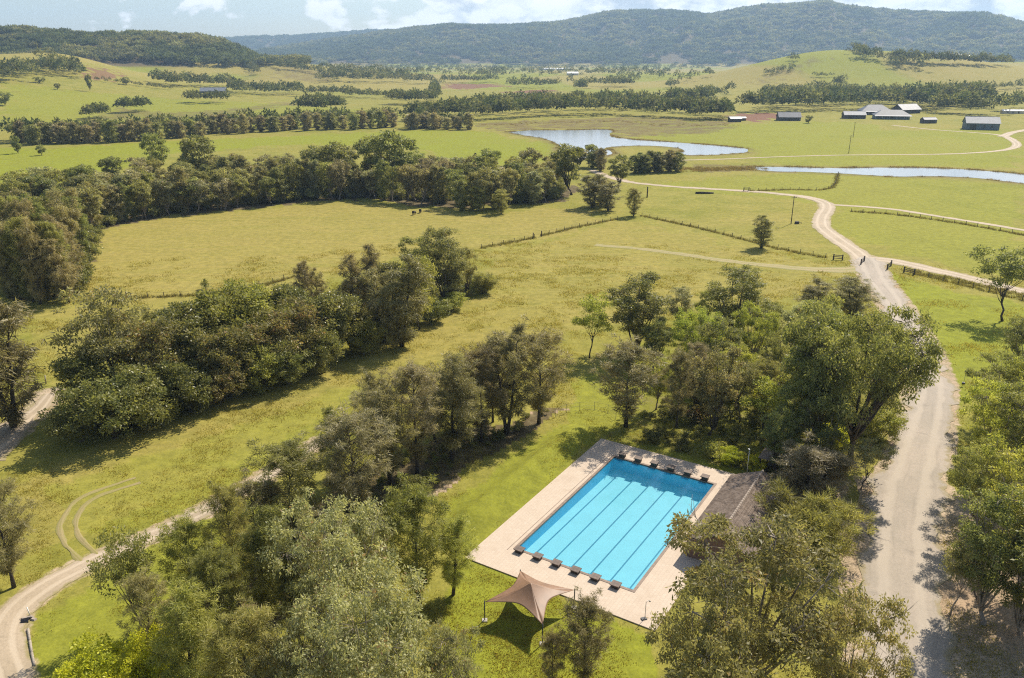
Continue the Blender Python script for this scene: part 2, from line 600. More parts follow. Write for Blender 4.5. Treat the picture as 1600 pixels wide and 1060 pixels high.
def ground_mat():
    m, t = new_mat('pasture')
    tc = t.n('ShaderNodeTexCoord')
    P = tc.outputs['Object']
    A = {k: t.attr(k).outputs['Fac'] for k in ('dry', 'lush', 'soil', 'rough', 'bare', 'wood')}
    big = t.noise(P, 0.012, 5, 0.55)
    mid = t.noise(P, 0.07, 6, 0.62, 0.4)
    fine = t.noise(P, 0.55, 6, 0.68)
    blade = t.noise(P, 3.2, 4, 0.7)
    streak = t.n('ShaderNodeMapping')
    streak.inputs['Rotation'].default_value = (0, 0, rad(-58))
    streak.inputs['Scale'].default_value = (0.035, 0.30, 1)
    t.l(P, streak.inputs[0])
    st = t.noise(streak.outputs[0], 1.0, 5, 0.6, 0.3)
    c = t.mix(t.ramp(mid, 0.32, 0.68), (0.184, 0.183, 0.030), (0.254, 0.228, 0.052))
    c = t.mix(t.math('MULTIPLY', t.ramp(big, 0.38, 0.66), 0.5), c, (0.266, 0.222, 0.054))
    dryf = t.math('ADD', A['dry'], t.math('MULTIPLY', t.math('SUBTRACT', st, 0.5), 1.5), clamp=True)
    dryf = t.math('MULTIPLY', dryf, t.ramp(A['dry'], 0.02, 0.4))
    c = t.mix(dryf, c, (0.288, 0.230, 0.070))
    lf = t.math('MULTIPLY', A['lush'], t.ramp(t.math('ADD', mid, t.math('MULTIPLY', fine, 0.5)), 0.42, 0.95))
    c = t.mix(t.math('ADD', t.math('MULTIPLY', A['lush'], 0.55), t.math('MULTIPLY', lf, 0.6), clamp=True), c, (0.202, 0.224, 0.018))
    c = t.mix(t.math('MULTIPLY', A['rough'], t.ramp(mid, 0.3, 0.6)), c, (0.135, 0.100, 0.048))
    c = t.mix(t.math('MULTIPLY', A['soil'], t.ramp(t.math('ADD', A['soil'], t.math('MULTIPLY', fine, 0.8)), 0.7, 1.0)), c, (0.185, 0.095, 0.060))
    bf = t.ramp(t.math('ADD', A['bare'], t.math('MULTIPLY', t.math('SUBTRACT', fine, 0.5), 0.9)), 0.35, 0.62)
    gravel = t.mix(t.ramp(blade, 0.3, 0.7), (0.30, 0.235, 0.165), (0.43, 0.34, 0.25))
    gravel = t.mix(t.ramp(mid, 0.4, 0.7), gravel, (0.33, 0.235, 0.16))
    c = t.mix(bf, c, gravel)
    litter = t.mix(t.ramp(fine, 0.35, 0.65), (0.085, 0.062, 0.036), (0.15, 0.12, 0.062))
    wf = t.ramp(t.math('ADD', A['wood'], t.math('MULTIPLY', t.math('SUBTRACT', fine, 0.5), 0.9)), 0.3, 0.75)
    c = t.mix(wf, c, litter)
    # grain of the sward
    g = t.math('ADD', t.math('MULTIPLY', fine, 0.75), t.math('MULTIPLY', blade, 0.6))
    c = t.mix(1.0, c, t.mix(t.ramp(g, 0.40, 0.95), (0.64, 0.67, 0.60), (1.28, 1.25, 1.18)), 'MULTIPLY')
    b = t.n('ShaderNodeBsdfPrincipled')
    t.l(c, b.inputs['Base Color'])
    b.inputs['Roughness'].default_value = 0.95
    b.inputs['Specular IOR Level'].default_value = 0.1
    bp = t.n('ShaderNodeBump')
    bp.inputs['Strength'].default_value = 0.55
    bp.inputs['Distance'].default_value = 0.12
    t.l(t.math('ADD', t.math('MULTIPLY', fine, 0.7), t.math('MULTIPLY', blade, 0.5)), bp.inputs['Height'])
    t.l(bp.outputs[0], b.inputs['Normal'])
    finish(t, b.outputs[0])
    return m


def gravel_mat(name, c1, c2, rut, verge):
    m, t = new_mat(name)
    tc = t.n('ShaderNodeTexCoord')
    P = tc.outputs['Object']
    ac = t.attr('across').outputs['Fac']
    blade = t.noise(P, 4.0, 5, 0.7)
    fine = t.noise(P, 0.8, 6, 0.65)
    mid = t.noise(P, 0.13, 5, 0.6, 0.4)
    c = t.mix(t.ramp(mid, 0.35, 0.65), c1, c2)
    c = t.mix(t.math('MULTIPLY', t.ramp(blade, 0.35, 0.75), 0.5), c, tuple(k * 0.72 for k in c1))
    al = t.n('ShaderNodeCombineXYZ')
    t.l(t.math('MULTIPLY', ac, 3.5), al.inputs[0]); t.l(t.math('MULTIPLY', t.attr('along').outputs['Fac'], 0.05), al.inputs[1])
    stn = t.noise(al.outputs[0], 1.6, 6, 0.65, 0.3)
    c = t.mix(t.math('MULTIPLY', t.ramp(stn, 0.50, 0.72), 0.55), c, tuple(k * 0.66 for k in c1))
    pot = t.noise(P, 0.38, 3, 0.6, 0.8)
    c = t.mix(t.math('MULTIPLY', t.ramp(pot, 0.60, 0.74), 0.45), c, tuple(k * 0.6 for k in c1))
    aa = t.math('ABSOLUTE', ac)
    w = t.math('ABSOLUTE', t.math('SUBTRACT', aa, 0.42))
    trk = t.math('SUBTRACT', 1.0, t.ramp(t.math('ADD', w, t.math('MULTIPLY', t.math('SUBTRACT', fine, 0.5), 0.25)), 0.06, 0.22))
    c = t.mix(t.math('MULTIPLY', trk, 0.6), c, rut)
    e = t.ramp(t.math('ADD', aa, t.math('MULTIPLY', t.math('SUBTRACT', fine, 0.5), 0.9)), 0.78, 1.02)
    c = t.mix(e, c, verge)
    b = t.n('ShaderNodeBsdfPrincipled')
    t.l(c, b.inputs['Base Color'])
    b.inputs['Roughness'].default_value = 0.9
    bp = t.n('ShaderNodeBump')
    bp.inputs['Strength'].default_value = 0.4
    bp.inputs['Distance'].default_value = 0.05
    t.l(t.math('ADD', blade, fine), bp.inputs['Height'])
    t.l(bp.outputs[0], b.inputs['Normal'])
    finish(t, b.outputs[0])
    return m


M['ground'] = ground_mat()
M['road'] = gravel_mat('road_gravel', (0.305, 0.258, 0.200), (0.365, 0.302, 0.235), (0.40, 0.338, 0.262), (0.25, 0.20, 0.105))
M['track'] = gravel_mat('pale_track_gravel', (0.335, 0.262, 0.172), (0.405, 0.318, 0.218), (0.49, 0.40, 0.29), (0.25, 0.205, 0.085))
M['faint'] = gravel_mat('worn_grass_track', (0.235, 0.210, 0.060), (0.27, 0.225, 0.075), (0.36, 0.265, 0.145), (0.215, 0.205, 0.050))


M['wheel'] = gravel_mat('wheel_worn_earth', (0.27, 0.215, 0.085), (0.235, 0.205, 0.055), (0.30, 0.23, 0.11), (0.205, 0.195, 0.038))


def water_mat(name, body, rough, wave):
    m, t = new_mat(name)
    tc = t.n('ShaderNodeTexCoord')
    nz = t.noise(tc.outputs['Object'], wave, 3, 0.6)
    b = t.n('ShaderNodeBsdfPrincipled')
    b.inputs['Base Color'].default_value = (*body, 1)
    b.inputs['Roughness'].default_value = rough
    b.inputs['IOR'].default_value = 1.33
    b.inputs['Specular IOR Level'].default_value = 1.0
    bp = t.n('ShaderNodeBump')
    bp.inputs['Strength'].default_value = 0.15
    bp.inputs['Distance'].default_value = 0.1
    t.l(nz, bp.inputs['Height'])
    t.l(bp.outputs[0], b.inputs['Normal'])
    finish(t, b.outputs[0])
    return m


M['pond'] = water_mat('pond_water', (0.22, 0.26, 0.29), 0.12, 0.6)


def pool_water_mat():
    m, t = new_mat('pool_water')
    tc = t.n('ShaderNodeTexCoord')
    nz = t.noise(tc.outputs['Object'], 1.1, 3, 0.6)
    bp = t.n('ShaderNodeBump')
    bp.inputs['Strength'].default_value = 0.035
    bp.inputs['Distance'].default_value = 0.1
    t.l(nz, bp.inputs['Height'])
    fr = t.n('ShaderNodeFresnel')
    fr.inputs['IOR'].default_value = 1.33
    t.l(bp.outputs[0], fr.inputs['Normal'])
    tr = t.n('ShaderNodeBsdfTransparent')
    tr.inputs[0].default_value = (0.74, 0.97, 1.0, 1)
    gl = t.n('ShaderNodeBsdfGlossy')
    gl.inputs['Roughness'].default_value = 0.03
    t.l(bp.outputs[0], gl.inputs['Normal'])
    mx = t.n('ShaderNodeMixShader')
    # a little light is scattered back by the water itself
    df = t.n('ShaderNodeBsdfDiffuse')
    df.inputs[0].default_value = (0.05, 0.50, 0.86, 1)
    body = t.n('ShaderNodeMixShader')
    body.inputs[0].default_value = 0.15
    t.l(tr.outputs[0], body.inputs[1]); t.l(df.outputs[0], body.inputs[2])
    t.l(fr.outputs[0], mx.inputs[0]); t.l(body.outputs[0], mx.inputs[1]); t.l(gl.outputs[0], mx.inputs[2])
    finish(t, mx.outputs[0])
    return m


M['pool_water'] = pool_water_mat()
M['pool_floor'] = plain('aqua_pool_paint', (0.31, 0.50, 0.525), 0.6, 0.04, 0.5)
M['pool_wall'] = plain('blue_pool_tiles', (0.07, 0.52, 0.86), 0.4, 0.06, 1.0)
M['lane'] = plain('navy_lane_tiles', (0.02, 0.12, 0.18), 0.5, 0.1)


def paving_mat():
    m, t = new_mat('pink_pavers')
    tc = t.n('ShaderNodeTexCoord')
    br = t.n('ShaderNodeTexBrick')
    mp = t.n('ShaderNodeMapping')
    mp.inputs['Rotation'].default_value = (0, 0, -math.atan2(PU[1], PU[0]))
    t.l(tc.outputs['Object'], mp.inputs[0]); t.l(mp.outputs[0], br.inputs[0])
    br.inputs['Color1'].default_value = (0.475, 0.38, 0.285, 1)
    br.inputs['Color2'].default_value = (0.51, 0.412, 0.315, 1)
    br.inputs['Mortar'].default_value = (0.43, 0.342, 0.258, 1)
    br.inputs['Scale'].default_value = 1.0
    br.inputs['Brick Width'].default_value = 0.4
    br.inputs['Row Height'].default_value = 0.4
    br.inputs['Mortar Size'].default_value = 0.018
    br.inputs['Bias'].default_value = 0.0
    nz = t.noise(tc.outputs['Object'], 0.35, 6, 0.65)
    c = t.mix(t.math('MULTIPLY', t.ramp(nz, 0.45, 0.75), 0.35), br.outputs[0], (0.36, 0.27, 0.19))
    b = t.n('ShaderNodeBsdfPrincipled')
    t.l(c, b.inputs['Base Color'])
    b.inputs['Roughness'].default_value = 0.85
    bp = t.n('ShaderNodeBump')
    bp.inputs['Strength'].default_value = 0.3
    bp.inputs['Distance'].default_value = 0.01
    bp.invert = True
    t.l(br.outputs['Fac'], bp.inputs['Height'])
    t.l(bp.outputs[0], b.inputs['Normal'])
    finish(t, b.outputs[0])
    return m


M['paving'] = paving_mat()
M['coping'] = plain('brown_coping_tiles', (0.17, 0.115, 0.08), 0.6, 0.25, 3.0)
M['block'] = plain('brown_block_top', (0.125, 0.09, 0.07), 0.7, 0.25, 3.0)
M['block_side'] = plain('dark_block_pedestal', (0.06, 0.045, 0.038), 0.7, 0.25, 3.0)
M['sail'] = plain('terracotta_shade_cloth', (0.200, 0.113, 0.064), 0.55, 0.16, 0.9)
M['tile'] = plain('weathered_brown_roof_tile', (0.235, 0.165, 0.115), 0.85, 0.35, 1.6, bump=0.3, c2=(0.31, 0.235, 0.175))
M['ridge_tile'] = plain('pale_ridge_mortar', (0.30, 0.24, 0.19), 0.85, 0.3, 2.0)

# ------------------------------------------------------------------ roads and water outlines (photo pixels -> world)
W = lambda pts: np.array([GT(*p[:2]) for p in pts])
ROAD_MAIN = [(1412, 1180, 8.0), (1412, 1060, 8.0), (1412, 960, 8.2), (1408, 880, 8.6), (1412, 800, 8.6), (1430, 720, 8.0), (1450, 650, 6.4), (1455, 600, 5.8), (1440, 550, 5.6),
             (1416, 505, 5.8), (1390, 465, 6.4), (1368, 435, 7.5), (1358, 412, 8.0), (1352, 403, 7.0)]
TRACK_GATE = [(1356, 410, 7.0), (1335, 392, 6.0), (1308, 374, 6.2), (1285, 355, 6.0), (1284, 340, 5.6), (1292, 326, 5.6), (1288, 317, 5.6), (1262, 309, 5.2), (1225, 304, 4.8), (1170, 299, 4.4),
              (1100, 295, 4.0), (1040, 291, 3.8), (985, 285, 3.8), (945, 275, 3.8), (925, 266, 3.8)]
TRACK_EAST = [(1356, 404, 6.0), (1400, 409, 6.0), (1450, 420, 5.6), (1520, 436, 5.2), (1600, 456, 5.0), (1700, 480, 5.0)]
TRACK_MID = [(1296, 320, 5.0), (1345, 323, 4.4), (1400, 328, 4.0), (1470, 339, 3.6), (1540, 350, 3.4), (1600, 360, 3.4), (1700, 378, 3.4)]
TRACK_WORN = [(1352, 418, 7.0), (1325, 422, 6.0), (1270, 421, 5.0), (1200, 415, 4.2), (1130, 407, 3.6), (1060, 397, 3.2), (990, 388, 3.0), (930, 383, 3.0)]
TRACK_FARM = [(1050, 251, 2.6), (1130, 249, 2.6), (1200, 246, 2.6), (1300, 243, 2.8), (1400, 242, 3.0), (1480, 241, 3.2), (1540, 238, 3.6), (1578, 233, 4.4), (1589, 226, 5.4), (1580, 218, 5.6), (1565, 212, 5.0),
              (1540, 209, 4.2), (1500, 206, 3.6), (1460, 203, 3.4), (1420, 199, 3.4), (1395, 196, 3.4)]
TRACK_FARM2 = [(1566, 214, 7), (1580, 208, 6), (1600, 204, 6), (1650, 196, 6)]
TRACK_WEST = [(30, 1180, 3.7), (18, 1060, 3.7), (4, 1010, 3.7), (18, 960, 3.8), (68, 918, 3.6), (130, 885, 3.3), (190, 857, 2.9), (250, 831, 2.7), (310, 803, 2.6), (370, 770, 2.6), (430, 735, 2.4), (500, 690, 2.4)]
TRACK_LOOP = [(140, 872, 3.2), (112, 842, 3.2), (108, 815, 3.2), (122, 790, 3.2), (150, 772, 3.0), (185, 760, 3.0), (215, 750, 3.0)]
TRACK_SAND = [(-40, 720, 7.0), (0, 690, 6.0), (30, 662, 4.5), (60, 640, 3.0), (80, 615, 2.0)]
POND_A = [(795, 207), (830, 204), (880, 204), (930, 203), (955, 204), (953, 212), (975, 217), (1040, 222), (1110, 227), (1160, 232), (1167, 236), (1160, 239), (1120, 242), (1080, 243), (1050, 241), (1068, 237), (1055, 231),
          (1010, 228), (965, 229), (945, 232), (958, 240), (930, 247), (900, 246), (880, 241), (872, 226), (850, 217), (820, 212)]
POND_B = [(1172, 261), (1230, 261.5), (1300, 263), (1380, 262.5), (1450, 263), (1520, 266), (1600, 273), (1720, 283), (1720, 300), (1600, 287), (1540, 280), (1480, 276), (1400, 276), (1320, 272), (1250, 269), (1190, 267)]
FENCES_PX = [
    [(1003, 338), (1060, 350), (1120, 364), (1170, 377), (1225, 391), (1290, 403)],
    [(1428, 428), (1480, 440), (1540, 455), (1600, 470), (1680, 491)],
    [(752, 388), (800, 379), (835, 372)], [(846, 369), (900, 356), (965, 343)],
    [(1172, 299), (1230, 297), (1296, 295), (1310, 272)],
    [(1330, 331), (1400, 336), (1500, 350), (1600, 368)],
    [(205, 466), (300, 462), (360, 454), (420, 444), (460, 432)],
]

# ------------------------------------------------------------------ terrain sheet
def build_terrain():
    ang = np.concatenate([np.linspace(-math.pi, -0.86, 40)[:-1], np.linspace(-0.86, 0.86, 430), np.linspace(0.86, math.pi, 40)[1:-1]])
    rr = np.exp(np.linspace(math.log(22.0), math.log(9300.0), 545))
    na, nr = len(ang), len(rr)
    A, R = np.meshgrid(ang, rr)
    X = (R * np.sin(A)).ravel(); Y = (R * np.cos(A)).ravel()
    Z = height(X, Y)
    i = np.arange(nr - 1)[:, None]; j = np.arange(na)[None, :]
    jn = (j + 1) % na
    Q = np.stack([i * na + j, i * na + jn, (i + 1) * na + jn, (i + 1) * na + j], -1).reshape(-1, 4)[:, ::-1]
    # opening under the pool
    u, v = pool_uv(X, Y)
    inside = (u > DECK[0] + 1.5) & (u < DECK[1] - 1.5) & (v > DECK[2] + 1.3) & (v < DECK[3] - 1.5)
    Q = Q[~inside[Q].all(1)]
    # what grows where
    far = np.hypot(X, Y)
    jx = X + (fbm(X / 9, Y / 9, 31, 3) - 0.5) * np.clip(far * 0.05, 3, 60)
    jy = Y + (fbm(X / 9, Y / 9, 47, 3) - 0.5) * np.clip(far * 0.05, 3, 60)
    att = {k: np.zeros(len(X)) for k in ('dry', 'lush', 'soil', 'rough', 'bare', 'wood')}

    def area(key, val, px):
        mk = inpoly(jx, jy, W(px))
        att[key] = np.where(mk, np.maximum(att[key], val), att[key])
    area('dry', 0.55, [(150, 368), (300, 335), (560, 315), (740, 335), (900, 325), (965, 345), (740, 392), (640, 400), (420, 448), (200, 470), (125, 455)])
    area('dry', 0.42, [(0, 760), (250, 660), (560, 545), (770, 455), (760, 400), (980, 345), (1330, 425), (1230, 470), (1000, 500), (880, 520), (700, 560), (500, 650), (300, 760), (0, 890)])
    area('dry', 0.35, [(40, 480), (200, 468), (420, 446), (700, 390), (640, 400), (520, 440), (400, 480), (240, 500), (120, 590), (80, 620), (60, 520)])
    area('dry', 0.3, [(1000, 345), (1250, 330), (1290, 400), (1180, 390)])
    area('dry', 0.5, [(1350, 250), (1550, 238), (1570, 225), (1440, 212), (1330, 216)])
    area('lush', 0.75, [(1392, 425), (1600, 478), (1700, 520), (1600, 570), (1530, 600), (1480, 660), (1470, 600), (1440, 520)])
    area('lush', 0.8, [(-200, 232), (60, 232), (350, 217), (620, 205), (740, 205), (860, 225), (868, 250), (760, 262), (650, 235), (500, 225), (250, 240), (120, 285), (0, 312), (-200, 330)])
    area('lush', 0.55, [(0, 130), (200, 150), (400, 160), (620, 175), (600, 195), (200, 205), (0, 200)])
    area('lush', 0.6, [(820, 700), (900, 655), (945, 680), (730, 870), (700, 880), (690, 790)])
    area('lush', 0.75, [(700, 880), (730, 872), (1015, 985), (1040, 1060), (1000, 1200), (600, 1200), (690, 1000)])
    area('lush', 0.55, [(30, 1060), (60, 960), (180, 890), (330, 800), (420, 770), (300, 960), (200, 1060)])
    area('lush', 0.35, [(60, 760), (300, 690), (560, 600), (600, 600), (420, 740), (180, 850), (140, 830)])
    area('lush', 0.6, [(1090, 195), (1340, 190), (1400, 205), (1560, 200), (1600, 215), (1600, 262), (1200, 258), (1180, 238), (1000, 215)])
    area('lush', 0.45, [(1000, 290), (1300, 265), (1600, 290), (1600, 440), (1420, 400), (1310, 370), (1300, 320)])
    area('lush', 0.55, [(880, 600), (930, 570), (1010, 540), (1300, 600), (1310, 720), (1150, 740), (945, 690), (880, 660)])
    area('rough', 0.85, [(745, 202), (760, 192), (900, 186), (1010, 183), (1150, 192), (1130, 206), (1050, 212), (980, 214), (955, 206), (955, 200), (800, 204)])
    area('rough', 0.9, [(1060, 268), (1080, 259), (1178, 258), (1178, 268), (1100, 270)])
    area('rough', 0.7, [(130, 190), (180, 165), (230, 175), (280, 176), (350, 172), (450, 160), (460, 164), (360, 180), (240, 188)])
    area('rough', 0.6, [(430, 106), (460, 104), (540, 118), (500, 128), (440, 124)])
    area('rough', 0.55, [(1220, 108), (1260, 95), (1300, 88), (1200, 130), (1170, 135)])
    area('soil', 1.0, [(1135, 186), (1150, 178), (1215, 176), (1245, 180), (1235, 186), (1170, 191)])
    area('soil', 0.95, [(690, 137), (700, 131), (770, 131), (800, 135), (720, 140)])
    area('soil', 0.95, [(780, 145), (830, 141), (870, 141), (860, 146)])
    area('soil', 0.8, [(120, 113), (160, 105), (190, 118), (180, 128), (140, 122)])
    area('soil', 0.9, [(60, 100), (95, 98), (110, 104), (80, 108)])
    area('bare', 0.75, [(1310, 870), (1385, 720), (1470, 650), (1482, 690), (1480, 760), (1600, 790), (1800, 900), (1700, 1250), (1330, 1250)])
    area('bare', 0.55, [(1180, 760), (1330, 735), (1350, 800), (1330, 880), (1240, 880)])
    area('bare', 0.62, [(560, 760), (700, 690), (850, 640), (890, 640), (760, 700), (690, 770), (600, 800)])
    area('wood', 0.75, [(480, 800), (560, 735), (700, 680), (880, 635), (860, 660), (700, 750), (640, 800), (590, 870), (480, 960), (330, 1010), (220, 1010), (350, 900)])
    area('wood', 0.8, [(90, 690), (260, 640), (400, 590), (560, 520), (640, 500), (760, 440), (690, 420), (560, 440), (360, 520), (200, 600), (110, 640)])
    area('wood', 0.75, [(0, 470), (130, 460), (155, 362), (330, 330), (560, 312), (700, 326), (880, 316), (900, 290), (760, 280), (500, 275), (250, 290), (0, 340)])
    area('wood', 0.45, [(950, 690), (1010, 620), (1100, 560), (1300, 540), (1390, 560), (1380, 700), (1290, 780), (1160, 730)])
    att['wood'] = np.maximum(att['wood'], np.where((far > 1650) & (Y > 0) & (Z > 12) & (np.arctan2(X, Y) < -0.36), sst(LEFT_R - 420, LEFT_R - 300, far), 0))
    att['wood'] = np.maximum(att['wood'], sst(FAR_R - 1900, FAR_R - 1500, far) * 0.9 * sst(6, 26, Z))
    plain_ = sst(1000, 1500, far)
    pat = fbm(X / 170, Y / 300, 71, 2)
    att['lush'] = np.maximum(att['lush'], plain_ * sst(0.52, 0.56, pat) * 0.7)
    att['dry'] = np.maximum(att['dry'], plain_ * sst(0.50, 0.46, pat) * 0.6)
    # verges worn along the roads
    for pts, w_, val in ((ROAD_MAIN, 1.8, 0.62), (TRACK_GATE, 1.5, 0.55), (TRACK_EAST, 1.5, 0.55), (TRACK_WEST, 1.6, 0.60), (TRACK_SAND, 2.5, 0.6)):
        hw = np.mean([p[2] for p in pts]) / 2
        d = polydist(X, Y, W(pts))
        att['bare'] = np.maximum(att['bare'], val * (1 - sst(hw, hw + w_, d)))
    for poly in (POND_A, POND_B):
        pw = W(poly)
        d = polydist(X, Y, np.vstack([pw, pw[:1]]))
        att['rough'] = np.maximum(att['rough'], 0.8 * (1 - sst(1.0, 9.0, d)))
    V = np.stack([X, Y, Z], 1)
    me = mesh_np('ground', V, Q, [M['ground']], att, True)
    # close the small disc under the drone
    o = link('ground', me)
    tag(o, None, None, None, 'structure')
    c = mesh_np('ground_below', np.vstack([[[0, 0, 0]], V[:na]]), [(0, 1 + (k + 1) % na, 1 + k) for k in range(na)], [M['ground']])
    tag(link('ground_below', c), None, None, None, 'structure')


build_terrain()


# ------------------------------------------------------------------ roads, water
def strip(name, pts, mat, lift, step=1.2, ragged=0.5, seed=1, off=0.0, width=None):
    P = np.array([[*GT(p[0], p[1]), p[2]] for p in pts])
    P = smooth(P, step)
    T = np.gradient(P[:, :2], axis=0); T /= np.linalg.norm(T, axis=1)[:, None] + 1e-9
    N = np.stack([T[:, 1], -T[:, 0]], 1)
    P[:, :2] += N * off
    if width:
        P[:, 2] = width
    s = np.concatenate([[0], np.cumsum(np.linalg.norm(np.diff(P[:, :2], axis=0), axis=1))])
    k = 9
    cr = np.linspace(-1, 1, k)
    nl = (fbm(s / 3.0, s * 0 + seed, 3 + seed, 3) - 0.5) * ragged * 2
    nr = (fbm(s / 3.0, s * 0 + seed + 9, 8 + seed, 3) - 0.5) * ragged * 2
    V = []; at = []; lo_ = []
    for i in range(len(P)):
        for c in cr:
            of_ = c * P[i, 2] / 2 + (nl[i] * max(0, -c) ** 2 * -1 + nr[i] * max(0, c) ** 2)
            xy = P[i, :2] + N[i] * of_
            V.append([xy[0], xy[1], 0]); at.append(c); lo_.append(s[i])
    V = np.array(V)
    crown = 0.05 * (1 - np.array(at) ** 2)
    V[:, 2] = height(V[:, 0], V[:, 1]) + lift + crown
    n = len(P)
    i = np.arange(n - 1)[:, None]; j = np.arange(k - 1)[None, :]
    Q = np.stack([i * k + j, i * k + j + 1, (i + 1) * k + j + 1, (i + 1) * k + j], -1).reshape(-1, 4)
    o = link(name, mesh_np(name, V, Q, [mat], {'across': at, 'along': lo_}, True))
    tag(o, None, None, None, 'structure')
    return o


strip('road', ROAD_MAIN, M['road'], 0.055, 0.7, 1.7, 1)
strip('gravel_track', TRACK_GATE, M['track'], 0.045, 1.2, 0.6, 2)
strip('gravel_track', TRACK_EAST, M['track'], 0.035, 1.2, 0.6, 3)
strip('gravel_track', TRACK_MID, M['track'], 0.03, 1.5, 0.5, 4, 0.0, 3.0)
strip('worn_track', TRACK_WORN, M['faint'], 0.02, 1.2, 0.8, 5)
strip('farm_track', TRACK_FARM, M['track'], 0.05, 3.0, 0.5, 6)
strip('farm_track', TRACK_FARM2, M['track'], 0.07, 3.0, 0.5, 7)
strip('dirt_track', TRACK_WEST, M['track'], 0.035, 0.8, 0.5, 8)
for k_, of in enumerate((-0.85, 0.85)):
    strip('wheel_track', TRACK_LOOP, M['wheel'], 0.02, 0.6, 0.45, 9 + k_ * 4, of, 0.62)
strip('sandy_track', TRACK_SAND, M['track'], 0.03, 1.0, 1.0, 10)


def pond(name, px, seed):
    P = W(px)
    P = smooth(np.vstack([P, P[:1]]), 4.0)[:-1]
    P = P + (np.stack([fbm(P[:, 0] / 8, P[:, 1] / 8, seed, 3), fbm(P[:, 0] / 8, P[:, 1] / 8, seed + 5, 3)], 1) - 0.5) * 3.0
    V = np.column_stack([P, np.full(len(P), 0.06) + np.max(height(P[:, 0], P[:, 1]))])
    o = link(name, mesh_np(name, V, [tuple(range(len(P)))], [M['pond']]))
    tag(o, None, None, None, 'structure')
    return P


PA = pond('pond_water', POND_A, 101)
PB = pond('creek_water', POND_B, 131)

# ------------------------------------------------------------------ tree prototypes
def leaf_cards(rng, C, axis, L, Wd, quad):
    """blades at C along axis; returns verts, faces"""
    n = len(C)
    rv = rng.normal(size=(n, 3))
    side = np.cross(axis, rv); side /= np.linalg.norm(side, axis=1)[:, None] + 1e-9
    L = L[:, None]; Wd = Wd[:, None]
    if quad:
        V = np.stack([C, C + axis * L * 0.45 + side * Wd * 0.5, C + axis * L, C + axis * L * 0.45 - side * Wd * 0.5], 1).reshape(-1, 3)
        Fc = np.arange(4 * n).reshape(n, 4)
    else:
        V = np.stack([C - side * Wd * 0.5, C + side * Wd * 0.5, C + axis * L], 1).reshape(-1, 3)
        Fc = np.arange(3 * n).reshape(n, 3)
    return V, Fc


def unit(v):
    return v / (np.linalg.norm(v, axis=-1, keepdims=True) + 1e-9)


class Proto:
    pass


def finish_proto(name, parts, tubes, leafV, leafF, tint, lmat, bmat):
    p = Proto()
    V = []; Fq = []
    for (pts, rs, n) in tubes:
        v, f = tube(pts, rs, n, True)
        k = len(V)
        V += v; Fq += [tuple(i + k for i in q) for q in f]
    p.trunk = mesh_np(name + '_trunk', V, Fq, [bmat], smooth_shade=True)
    p.crown = mesh_np(name + '_crown', leafV, leafF, [lmat], {'tint': tint})
    z = leafV[:, 2]
    p.H = float(np.percentile(z, 99.7))
    r = np.hypot(leafV[:, 0], leafV[:, 1])
    p.W = float(np.percentile(r, 96)) * 2
    return p


